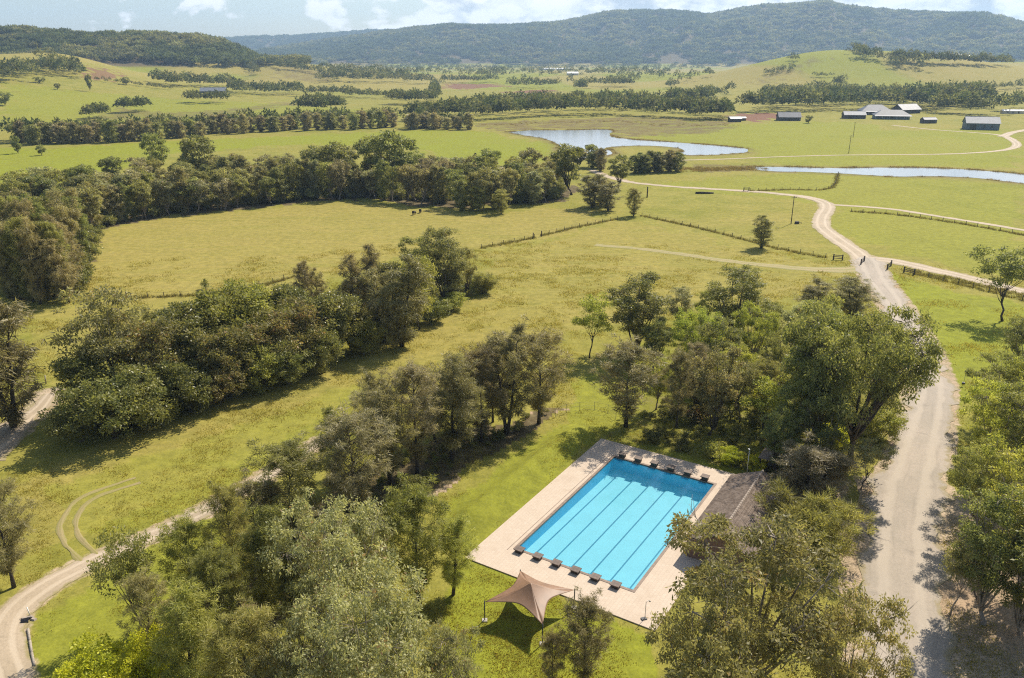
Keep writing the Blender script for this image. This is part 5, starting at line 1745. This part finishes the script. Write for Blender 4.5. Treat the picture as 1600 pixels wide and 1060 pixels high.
# ------------------------------------------------------------------ buildings
def gable(name, label, x, y, rz, L, Wd, wall_h, ridge_h, wall, roof, over=0.4, openings=(), group=None, cat='shed', z=None):
    b = thing(name, label, cat, (x, y, hz(x, y) if z is None else z), rz, group)
    w2 = Wd / 2; l2 = L / 2
    V = [(-l2, -w2, 0), (l2, -w2, 0), (l2, w2, 0), (-l2, w2, 0), (-l2, -w2, wall_h), (l2, -w2, wall_h), (l2, w2, wall_h), (-l2, w2, wall_h), (-l2, 0, ridge_h - 0.08), (l2, 0, ridge_h - 0.08)]
    link('wall', mesh_np('wall', V, [(0, 1, 5, 4), (2, 3, 7, 6), (1, 2, 6, 9, 5), (3, 0, 4, 8, 7)], [M[wall]]), b)
    sl = (ridge_h - wall_h) / w2
    for s in (-1, 1):
        mb = MB()
        y1 = s * (w2 + over); z1 = wall_h - sl * over
        t = 0.10
        mb.add([(-l2 - over, 0, ridge_h), (l2 + over, 0, ridge_h), (l2 + over, y1, z1), (-l2 - over, y1, z1), (-l2 - over, 0, ridge_h + t), (l2 + over, 0, ridge_h + t), (l2 + over, y1, z1 + t), (-l2 - over, y1, z1 + t)],
               [(3, 2, 1, 0), (4, 5, 6, 7), (0, 1, 5, 4), (1, 2, 6, 5), (2, 3, 7, 6), (3, 0, 4, 7)])
        mb.build('roof_slope', M[roof], b)
    MB().box((0, 0, ridge_h + 0.12), (L + 2 * over + 0.05, 0.35, 0.08)).build('ridge_cap', M[roof], b)
    for (face, pos, zc, ww, hh, kind) in openings:
        mb = MB()
        if face in ('f', 'b'):
            s = -1 if face == 'f' else 1
            mb.box((pos, s * (w2 + 0.02), zc), (ww, 0.08, hh))
        else:
            s = 1 if face == 'r' else -1
            mb.box((s * (l2 + 0.02), pos, zc), (0.08, ww, hh))
        mb.build(kind, M['opening'], b)
    return b


def hip(name, label, x, y, rz, L, Wd, wall_h, ridge_h, wall, roof, over=0.6, openings=(), group=None, cat='house', verandah=0.0):
    b = thing(name, label, cat, (x, y, hz(x, y)), rz, group)
    w2 = Wd / 2; l2 = L / 2
    MB().box((0, 0, wall_h / 2), (L, Wd, wall_h)).build('wall', M[wall], b)
    a, c = l2 + over, w2 + over
    r = max(0.5, l2 - w2)
    e = wall_h - 0.15
    V = [(-a, -c, e), (a, -c, e), (a, c, e), (-a, c, e), (-r, 0, ridge_h), (r, 0, ridge_h)]
    link('roof', mesh_np('roof', V, [(0, 1, 5, 4), (1, 2, 5), (2, 3, 4, 5), (3, 0, 4), (3, 2, 1, 0)], [M[roof]]), b)
    if verandah:
        mb = MB()
        mb.add([(-a, -c, e - 0.1), (a, -c, e - 0.1), (a, -c - verandah, e - 0.7), (-a, -c - verandah, e - 0.7), (-a, -c, e), (a, -c, e), (a, -c - verandah, e - 0.6), (-a, -c - verandah, e - 0.6)],
               [(3, 2, 1, 0), (4, 5, 6, 7), (0, 1, 5, 4), (1, 2, 6, 5), (2, 3, 7, 6), (3, 0, 4, 7)])
        mb.build('verandah_roof', M[roof], b)
        for k_ in range(6):
            xx = -a + 0.2 + (2 * a - 0.4) * k_ / 5
            MB().tube([(xx, -c - verandah + 0.15, 0), (xx, -c - verandah + 0.15, e - 0.7)], 0.09, 5).build('verandah_post', M['white'], b)
    for (face, pos, zc, ww, hh, kind) in openings:
        mb = MB()
        s = -1 if face == 'f' else 1
        mb.box((pos, s * (w2 + 0.02), zc), (ww, 0.08, hh))
        mb.build(kind, M['opening'], b)
    return b


WIN = lambda *xs: [('f', q, 1.7, 1.4, 1.3, 'window') for q in xs]
# big gabled shed on the right
p = GT(1536, 203)
gable('farm_shed', 'large gabled shed with pale roof and blue-grey walls beside the farm track', p[0], p[1] + 4, rad(-16), 22, 13, 5.0, 9.2, 'wall_blue', 'roof_grey', 0.6,
      [('f', -6.5, 1.9, 4.2, 3.8, 'door'), ('f', 1.0, 2.6, 1.6, 1.4, 'window'), ('f', 6.0, 2.6, 1.6, 1.4, 'window'), ('r', 0, 2.2, 3.0, 4.0, 'door')])
p = GT(1452, 193)
gable('garden_shed', 'small dark shed on the grass between the homestead and the large gabled shed', p[0], p[1] + 2, rad(8), 11, 6, 3.0, 4.6, 'wall_dark', 'roof_blue', 0.3, [('f', 0, 1.3, 2.4, 2.4, 'door')])
p = GT(1337, 186)
gable('farm_shed', 'low grey-roofed shed at the left end of the homestead', p[0], p[1] + 5, rad(-6), 18, 9, 3.4, 6.2, 'wall_dark', 'roof_grey', 0.5, [('f', -4, 1.5, 3, 2.8, 'door'), ('f', 3, 1.9, 1.6, 1.2, 'window')])
p = GT(1372, 180)
hip('homestead', 'left wing of the dark-roofed homestead with a pale verandah roof', p[0], p[1] + 9, rad(-5), 26, 14, 3.6, 8.8, 'wall_dark', 'roof_blue', 0.9, WIN(-9, -4, 2, 7) + [('f', -1, 1.2, 1.2, 2.3, 'door')], verandah=2.6)
p = GT(1398, 187)
hip('homestead', 'front wing of the homestead with the longest grey verandah', p[0], p[1] + 8, rad(-12), 28, 12, 3.6, 7.6, 'wall_blue', 'roof_blue', 0.9, WIN(-10, -5, 4, 9) + [('f', 0, 1.2, 1.4, 2.3, 'door')], verandah=2.8)
p = GT(1421, 178)
gable('barn', 'barn with a bright pale gable roof behind the right end of the homestead', p[0], p[1] + 8, rad(25), 24, 13, 4.0, 8.5, 'wall_dark', 'roof_pale', 0.8, [('f', -5, 1.8, 4, 3.4, 'door'), ('f', 4, 2.2, 1.6, 1.2, 'window')], cat='barn')
p = GT(1234, 189)
gable('cottage', 'dark slate-roofed cottage with dormer bumps beside the ploughed red soil', p[0], p[1] + 4, rad(-4), 18, 10, 3.2, 7.0, 'wall_dark', 'roof_blue', 0.5, WIN(-5, 5) + [('f', 0, 1.2, 1.3, 2.3, 'door')], cat='house')
p = GT(1149, 191)
gable('work_shed', 'pale-roofed open shed on bare soil left of the ploughed field', p[0], p[1] + 3, rad(6), 9, 7, 2.8, 4.2, 'wall_dark', 'roof_pale', 0.6, [('f', 0, 1.3, 6, 2.2, 'door')])
p = GT(1161, 189)
gable('work_shed', 'small lean shed attached on the right of the pale open shed', p[0], p[1] + 3, rad(6), 5, 5, 2.2, 3.2, 'brick', 'roof_pale', 0.4, [('f', 0, 1.1, 2, 1.8, 'door')])
p = GT(1584, 178)
gable('caravan', 'long white roofed cabin near the right frame edge by the trees', p[0], p[1] + 3, rad(-10), 19, 5, 2.6, 3.6, 'wall_cream', 'white', 0.3, [('f', -5, 1.5, 1.6, 1.0, 'window'), ('f', 0, 1.5, 1.6, 1.0, 'window'), ('f', 5, 1.2, 1.2, 2.0, 'door')], cat='cabin')
p = GT(332, 147)
gable('farmhouse', 'grey-roofed farmhouse among trees on the left slope', p[0], p[1] + 5, rad(10), 30, 14, 3.6, 7.5, 'wall_dark', 'roof_grey', 0.8, WIN(-9, -3, 8) + [('f', 3, 1.2, 1.4, 2.3, 'door')], cat='house')
for i, (px, py, L_, lb) in enumerate([(855, 110, 60, 'longest white-roofed shed far across the plain below the mountains'), (880, 110, 50, 'white-roofed shed right of the longest far shed'), (895, 118, 26, 'small white shed among trees on the far plain'),
                                      (1505, 93, 22, 'tiny pale house on the forested slope at far right')]):
    p = GT(px, py)
    gable('far_shed', lb, p[0], p[1] + 8, rad(4), L_, 16, 4.5, 8.0, 'wall_cream', 'white', 0.5, [('f', 0, 1.8, 4, 3.4, 'door')])


# ---- pool building with tiled roof, only its roof shows
def tiled_roof_building():
    u0, u1, v0, v1 = 8.2, 24.6, 16.1, 23.6
    c = PP((u0 + u1) / 2, (v0 + v1) / 2)
    L = u1 - u0; Wd = v1 - v0
    b = thing('pool_building', 'low pool building with a weathered brown tiled roof beside the paving', 'building', (c[0], c[1], 0.05), rzp)
    l2, w2 = L / 2, Wd / 2
    eh, rh = 2.35, 4.0
    # local +x along the pool, local -y away (to the right) ... walls
    for s in (-1, 1):
        MB().box((0, s * (w2 - 0.35), eh / 2), (L - 0.7, 0.22, eh)).build('wall', M['brick'], b)
        V = [(s * (l2 - 0.35), -w2 + 0.46, 0), (s * (l2 - 0.35), w2 - 0.46, 0), (s * (l2 - 0.35), w2 - 0.46, eh - 0.05), (s * (l2 - 0.35), 0, rh - 0.35), (s * (l2 - 0.35), -w2 + 0.46, eh - 0.05)]
        link('gable_wall', mesh_np('gable_wall', V, [(0, 1, 2, 3, 4)], [M['brick']]), b)
    for xx in (-6.5, -2.5, 5.5):
        MB().box((xx, -w2 + 0.23, 1.75), (1.5, 0.06, 0.6)).build('window', M['opening'], b)
    MB().box((1.5, -w2 + 0.23, 1.03), (1.0, 0.06, 2.05)).build('door', M['timber'], b)
    rng_ = np.random.default_rng(4)
    for s in (-1, 1):
        V = []; Fq = []
        nr, nc = 13, 62
        for r in range(nr):
            for q in range(nc):
                x0 = -l2 + L * q / nc; x1 = -l2 + L * (q + 1) / nc
                t0, t1 = r / nr, (r + 1.15) / nr
                ya, yb = s * w2 * (1 - t0), s * w2 * (1 - min(1, t1))
                za, zb = eh + (rh - eh) * t0 + 0.09, eh + (rh - eh) * min(1, t1) + 0.02
                j = rng_.normal() * 0.008
                m0 = (x0 + x1) / 2
                k0 = len(V)
                V += [(x0 + 0.006, ya, za + j - 0.03), (m0, ya, za + 0.035 + j), (x1 - 0.006, ya, za + j - 0.03), (x1 - 0.006, yb, zb + j - 0.03), (m0, yb, zb + 0.035 + j), (x0 + 0.006, yb, zb + j - 0.03)]
                V += [(x0 + 0.006, ya, za - 0.09), (m0, ya, za - 0.07), (x1 - 0.006, ya, za - 0.09)]
                Fq += [(k0, k0 + 1, k0 + 4, k0 + 5), (k0 + 1, k0 + 2, k0 + 3, k0 + 4), (k0, k0 + 6, k0 + 7, k0 + 1), (k0 + 1, k0 + 7, k0 + 8, k0 + 2)]
        o = link('roof_tiles', mesh_np('roof_tiles', np.array(V), Fq, [M['tile']]), b)
        o['kind'] = 'stuff'
        # sarking under the tiles keeps the roof closed
        V = [(-l2, s * w2, eh - 0.06), (l2, s * w2, eh - 0.06), (l2, 0, rh - 0.06), (-l2, 0, rh - 0.06)]
        link('roof_slope', mesh_np('roof_slope', V, [(0, 1, 2, 3)], [M['tile']]), b)
    me = None
    for q in range(34):
        x0 = -l2 + L * (q + 0.5) / 34
        if me is None:
            mb = MB().tube([(-L / 68 + 0.015, 0, 0), (L / 68 - 0.015, 0, 0.0)], [0.16, 0.14], 6)
            me = mesh_np('ridge_tile', mb.v, mb.f, [M['ridge_tile']])
        link('ridge_tile', me, b, (x0, 0, rh + 0.06))


tiled_roof_building()
p = GT(1212, 744)
pav = thing('pavilion', 'small open pavilion with a mossy hipped roof behind the tiled roof', 'pavilion', (p[0] + 0.6, p[1] + 1.2, 0), rzp)
V = [(-2.2, -2.2, 2.4), (2.2, -2.2, 2.4), (2.2, 2.2, 2.4), (-2.2, 2.2, 2.4), (-0.5, 0, 3.7), (0.5, 0, 3.7)]
link('roof', mesh_np('roof', V, [(0, 1, 5, 4), (1, 2, 5), (2, 3, 4, 5), (3, 0, 4), (3, 2, 1, 0)], [M['tile']]), pav)
for sx in (-1.9, 1.9):
    for sy in (-1.9, 1.9):
        MB().tube([(sx, sy, 0), (sx, sy, 2.42)], 0.08, 6).build('post', M['timber'], pav)
MB().box((0, 1.2, 0.45), (2.6, 0.5, 0.08)).build('bench_seat', M['timber'], pav)
for sx in (-1.0, 1.0):
    MB().box((sx, 1.2, 0.205), (0.1, 0.4, 0.41)).build('bench_leg', M['timber'], pav)
# shower post on the paving
p = G(1006, 969)
sh = thing('shower_post', 'thin leaning grey shower post on the near right paving', 'shower', (p[0], p[1], DZ), 0.3)
MB().box((0, 0, 0.05), (0.55, 0.35, 0.1)).build('base', M['dark_steel'], sh)
MB().tube([(0.1, 0, 0.1), (0.12, 0.0, 1.9), (0.3, 0.0, 2.05), (0.5, 0, 2.0)], 0.03, 6).build('pipe', M['steel'], sh, True)
MB().tube([(0.5, 0, 2.0), (0.52, 0, 1.92)], [0.03, 0.09], 8).build('shower_head', M['steel'], sh, True)
# light pole behind pavilion
p = GT(1167, 740)
lp = thing('lamp_post', 'thin white lamp post left of the small pavilion', 'lamp post', (p[0], p[1], 0))
MB().tube([(0, 0, 0), (0, 0, 3.4)], [0.05, 0.035], 6).build('pole', M['white'], lp, True)
MB().box((0, 0.12, 3.44), (0.16, 0.45, 0.09)).build('lamp_head', M['steel'], lp)

# ------------------------------------------------------------------ fences, rails, poles
POST = None


def fence(px, label, spacing, ph=1.2, pr=0.07, wires=(0.55, 1.05), mat='timber', name='wire_fence', wr=0.012):
    P = smooth(W(px), 1.0)
    s = np.concatenate([[0], np.cumsum(np.linalg.norm(np.diff(P, axis=0), axis=1))])
    n = max(2, int(s[-1] / spacing) + 1)
    q = np.linspace(0, s[-1], n)
    X = np.interp(q, s, P[:, 0]); Y = np.interp(q, s, P[:, 1]); Z = height(X, Y)
    f_ = thing(name, label, 'fence', (X[0], Y[0], Z[0]))
    mb = MB().tube([(0, 0, -0.1), (0, 0, ph)], [pr, pr * 0.9], 6)
    me = mesh_np('post', mb.v, mb.f, [M[mat]])
    for i in range(n):
        link('post', me, f_, (X[i] - X[0], Y[i] - Y[0], Z[i] - Z[0]), (random.uniform(-.05, .05), random.uniform(-.05, .05), random.uniform(0, 3)))
    for h_ in wires:
        pp = [(X[i] - X[0], Y[i] - Y[0], Z[i] - Z[0] + h_) for i in range(n)]
        MB().tube(pp, wr, 3).build('wire', M['wire'], f_)
    return f_


FL = ['old paddock fence running from the conical she-oak to the road gate', 'fence with long grass along the right paddock below the gravel track', 'left piece of the dark fence across the oval meadow edge',
      'right piece of the dark fence beyond the meadow gate posts', 'short fence by the gravel track turning down to the creek', 'fence along the lower edge of the middle gravel track', 'sagging fence along the near edge of the oval meadow']
for px, lb in zip(FENCES_PX, FL):
    fence(px, lb, 3.5, 1.2, 0.09)
fence([(868, 652), (886, 645), (906, 642), (925, 641), (948, 645), (962, 655)], 'wire fence with thin posts at the top of the pool lawn', 2.2, 1.5, 0.035, (0.15, 0.8, 1.4), 'steel', wr=0.015)
lk = [GT(44, 984), GT(47, 1003), GT(50, 1022), GT(54, 1042)]
kb = thing('log_kerb', 'pale half-sunk log kerb on the grass beside the dirt track corner', 'kerb', (lk[0][0], lk[0][1], 0))
for a_, b_ in zip(lk[:-1], lk[1:]):
    pa_, pb_ = a_ - lk[0], b_ - lk[0]
    MB().tube([(pa_[0], pa_[1], 0.08), (pb_[0] * 0.97 + pa_[0] * 0.03, pb_[1] * 0.97 + pa_[1] * 0.03, 0.07)], [0.13, 0.11], 7).build('log', M['timber_grey'], kb, True)


def rail_fence(px0, px1, label, rails=3):
    a, b = GT(*px0), GT(*px1)
    d = b - a; L = float(np.hypot(*d))
    r_ = thing('rail_fence', label, 'fence', (a[0], a[1], hz(*a)), math.atan2(d[1], d[0]), 'timber rail panels at the road gateway')
    for xx in (0, L):
        MB().tube([(xx, 0, -0.1), (xx, 0, 1.55)], [0.19, 0.17], 7).build('post', M['timber'], r_)
    for k_ in range(rails):
        zz = 0.45 + 0.42 * k_
        MB().box((L / 2, 0, zz), (L - 0.3, 0.08, 0.16)).build('rail', M['timber'], r_)
    return r_


rail_fence((1302, 406), (1316, 407), 'short dark timber rail panel left of the road gateway')
rail_fence((1345, 414), (1350, 409), 'narrow timber rail panel at the left gatepost of the road')
rail_fence((1386, 422), (1392, 416), 'narrow timber rail panel at the right gatepost of the road')
rail_fence((1412, 426), (1428, 430), 'wide dark timber rail panel at the start of the long paddock fence')
rail_fence((1162, 299), (1170, 299), 'small timber rail panel on the gravel track near the creek')
for px, py, lb in [(833, 373, 'left dark gate post in the oval meadow fence'), (846, 370, 'right dark gate post in the oval meadow fence'), (1011, 309, 'tall dark timber post beside the gravel track end')]:
    p = GT(px, py)
    hh = 4.2 if px > 1000 else 1.8
    q = tag(MB().tube([(0, 0, -0.1), (0.03, 0, hh)], [0.26 if px > 1000 else 0.18, 0.22 if px > 1000 else 0.15], 7).build('timber_post', M['timber'], None, True), lb, 'post')
    q.location = (p[0], p[1], hz(*p))


def pole(px, pyb, hh, label, arm=True):
    p = GT(px, pyb)
    o = thing('power_pole', label, 'pole', (p[0], p[1], hz(*p)), 0.4)
    MB().tube([(0, 0, 0), (0, 0, hh)], [0.16, 0.10], 7).build('pole_shaft', M['timber'], o, True)
    if arm:
        MB().box((0, 0, hh - 0.5), (2.2, 0.12, 0.14)).build('crossarm', M['timber'], o)
        for xx in (-0.95, 0.95):
            MB().tube([(xx, 0, hh - 0.43), (xx, 0, hh - 0.15)], [0.06, 0.04], 6).build('insulator', M['white'], o)
    return o


pole(1236, 350, 9.0, 'power pole with crossarm on the paddock beside the gravel bend')
pole(1326, 240, 10.0, 'thin power pole on the green slope below the homestead')
pole(1333, 215, 10.0, 'thin power pole nearer the homestead yard')
# pump beside the pole
p = GT(1245, 350)
pu = thing('water_pump', 'small dark pump box on the grass at the foot of the power pole', 'pump', (p[0], p[1], 0))
MB().box((0, 0, 0.4), (1.3, 0.8, 0.8), 0.3, 0.9).build('housing', M['timber'], pu)
MB().tube([(0.5, 0, 0.5), (1.4, 0.1, 0.5), (1.5, 0.1, 0.05)], 0.09, 6).build('pipe', M['dark_steel'], pu)
# log on the paddock
p = GT(1101, 303)
lg = tag(MB().tube([(-3.6, 0, .35), (-1, 0.1, .4), (1.5, -0.1, .36), (3.6, 0.1, .3)], [0.45, 0.42, 0.36, 0.25], 8).build('fallen_log', M['bark_dark'], None, True), 'dark fallen log lying on the paddock beside the gravel track', 'log')
lg.location = (p[0], p[1], 0)
# small sign on the right paddock
p = GT(1505, 600)
sg = thing('marker_sign', 'thin marker post with a dark round disc on the right paddock', 'sign', (p[0], p[1], 0))
MB().tube([(0, 0, 0), (0.1, 0, 2.1)], 0.03, 6).build('pole', M['steel'], sg)
MB().tube([(0.1, -0.03, 2.15), (0.1, 0.03, 2.15)], 0.28, 12).build('disc', M['dark_steel'], sg)
MB().tube([(0, 0, 0), (0, 0, 0.28)], [0.26, 0.22], 9).build('base', M['dark_steel'], sg)
# culvert and white marker at the dirt track corner
p = GT(36, 972)
cu = thing('culvert', 'dark culvert mouth in earth beside the dirt track corner', 'culvert', (p[0], p[1], 0), 0.25)
MB().tube([(-0.1, 0, 0.05), (0.55, 0, 0.05)], 0.24, 10, False).build('pipe', M['opening'], cu)
MB().box((0.25, 0.36, 0.1), (1.3, 0.35, 0.3), 0.15, 0.6).box((0.9, 0.1, 0.06), (0.6, 0.4, 0.2), -0.5, 0.6).build('headwall', M['bark_pale'], cu)
p = GT(47, 962)
q = tag(MB().tube([(0, 0, 0), (-0.12, 0, 0.95)], [0.06, 0.05], 6).build('marker_post', M['white'], None, True), 'leaning white marker post beside the dirt track culvert', 'post')
q.location = (p[0], p[1], 0)
p = GT(72, 600)
q = tag(MB().tube([(0, 0, 0), (0.1, 0, 1.5)], [0.11, 0.09], 6).build('timber_post', M['timber_grey'], None, True), 'pale timber post near the big she-oak at the left frame edge', 'post')
q.location = (p[0], p[1], 0)


# grazing cattle, a few pixels long
def cow_mesh():
    me = bpy.data.meshes.new('cow_body')
    pts = [((-0.75, 0, 1.05), .30), ((-0.3, 0, 1.02), .40), ((0.3, 0, 1.02), .40), ((0.75, 0, 1.05), .30), ((1.1, 0, 0.95), .17), ((1.4, 0, 0.55), .16), ((1.55, 0, 0.3), .10),
           ((-0.72, .2, .6), .11), ((-0.72, .2, .05), .07), ((-0.72, -.2, .6), .11), ((-0.72, -.2, .05), .07), ((0.68, .2, .6), .10), ((0.68, .2, .05), .07), ((0.68, -.2, .6), .10), ((0.68, -.2, .05), .07)]
    ed = [(0, 1), (1, 2), (2, 3), (3, 4), (4, 5), (5, 6), (0, 7), (7, 8), (0, 9), (9, 10), (3, 11), (11, 12), (3, 13), (13, 14)]
    me.from_pydata([p[0] for p in pts], ed, [])
    o = bpy.data.objects.new('cow', me)
    COL.objects.link(o)
    md = o.modifiers.new('skin', 'SKIN')
    for i, p in enumerate(pts):
        v = me.skin_vertices[0].data[i]
        v.radius = (p[1], p[1]); v.use_root = (i == 1)
    o.modifiers.new('sub', 'SUBSURF').levels = 1
    me.materials.append(M['hide'])
    return o


cow0 = cow_mesh()
COWS = [(186, 256, 0.3, 'dark cow grazing in the far left paddock, left of its neighbour'), (196, 255, 2.6, 'dark cow grazing in the far left paddock, right of its neighbour'), (647, 336, 1.2, 'dark cow on the oval meadow below the tree belt'),
        (657, 333, 1.5, 'second dark cow on the oval meadow, right of the first'), (743, 243, 1.3, 'dark cow alone on the grass left of the pond')]
for i, (px, py, rz, lb) in enumerate(COWS):
    c = cow0 if i == 0 else cow0.copy()
    if i:
        COL.objects.link(c)
    p = GT(px, py)
    c.location = (p[0], p[1], hz(*p)); c.rotation_euler = (0, 0, rz)
    tag(c, lb, 'cow', 'dark cattle on the paddocks')

# ------------------------------------------------------------------ the air
hm, t = new_mat('haze')
vol = t.n('ShaderNodeVolumePrincipled')
vol.inputs['Color'].default_value = (0.50, 0.73, 1.0, 1)
vol.inputs['Density'].default_value = 9.8e-5
vol.inputs['Anisotropy'].default_value = 0.2
out = t.n('ShaderNodeOutputMaterial')
t.l(vol.outputs[0], out.inputs['Volume'])
hb = MB().box((0, 0, 0), (2, 2, 2)).build('haze', hm)
HZ_TOP = 520.0
hb.scale = (9600, 9600, (HZ_TOP + 6) / 2)
hb.location = (0, 0, (HZ_TOP - 6) / 2)
hb['kind'] = 'stuff'
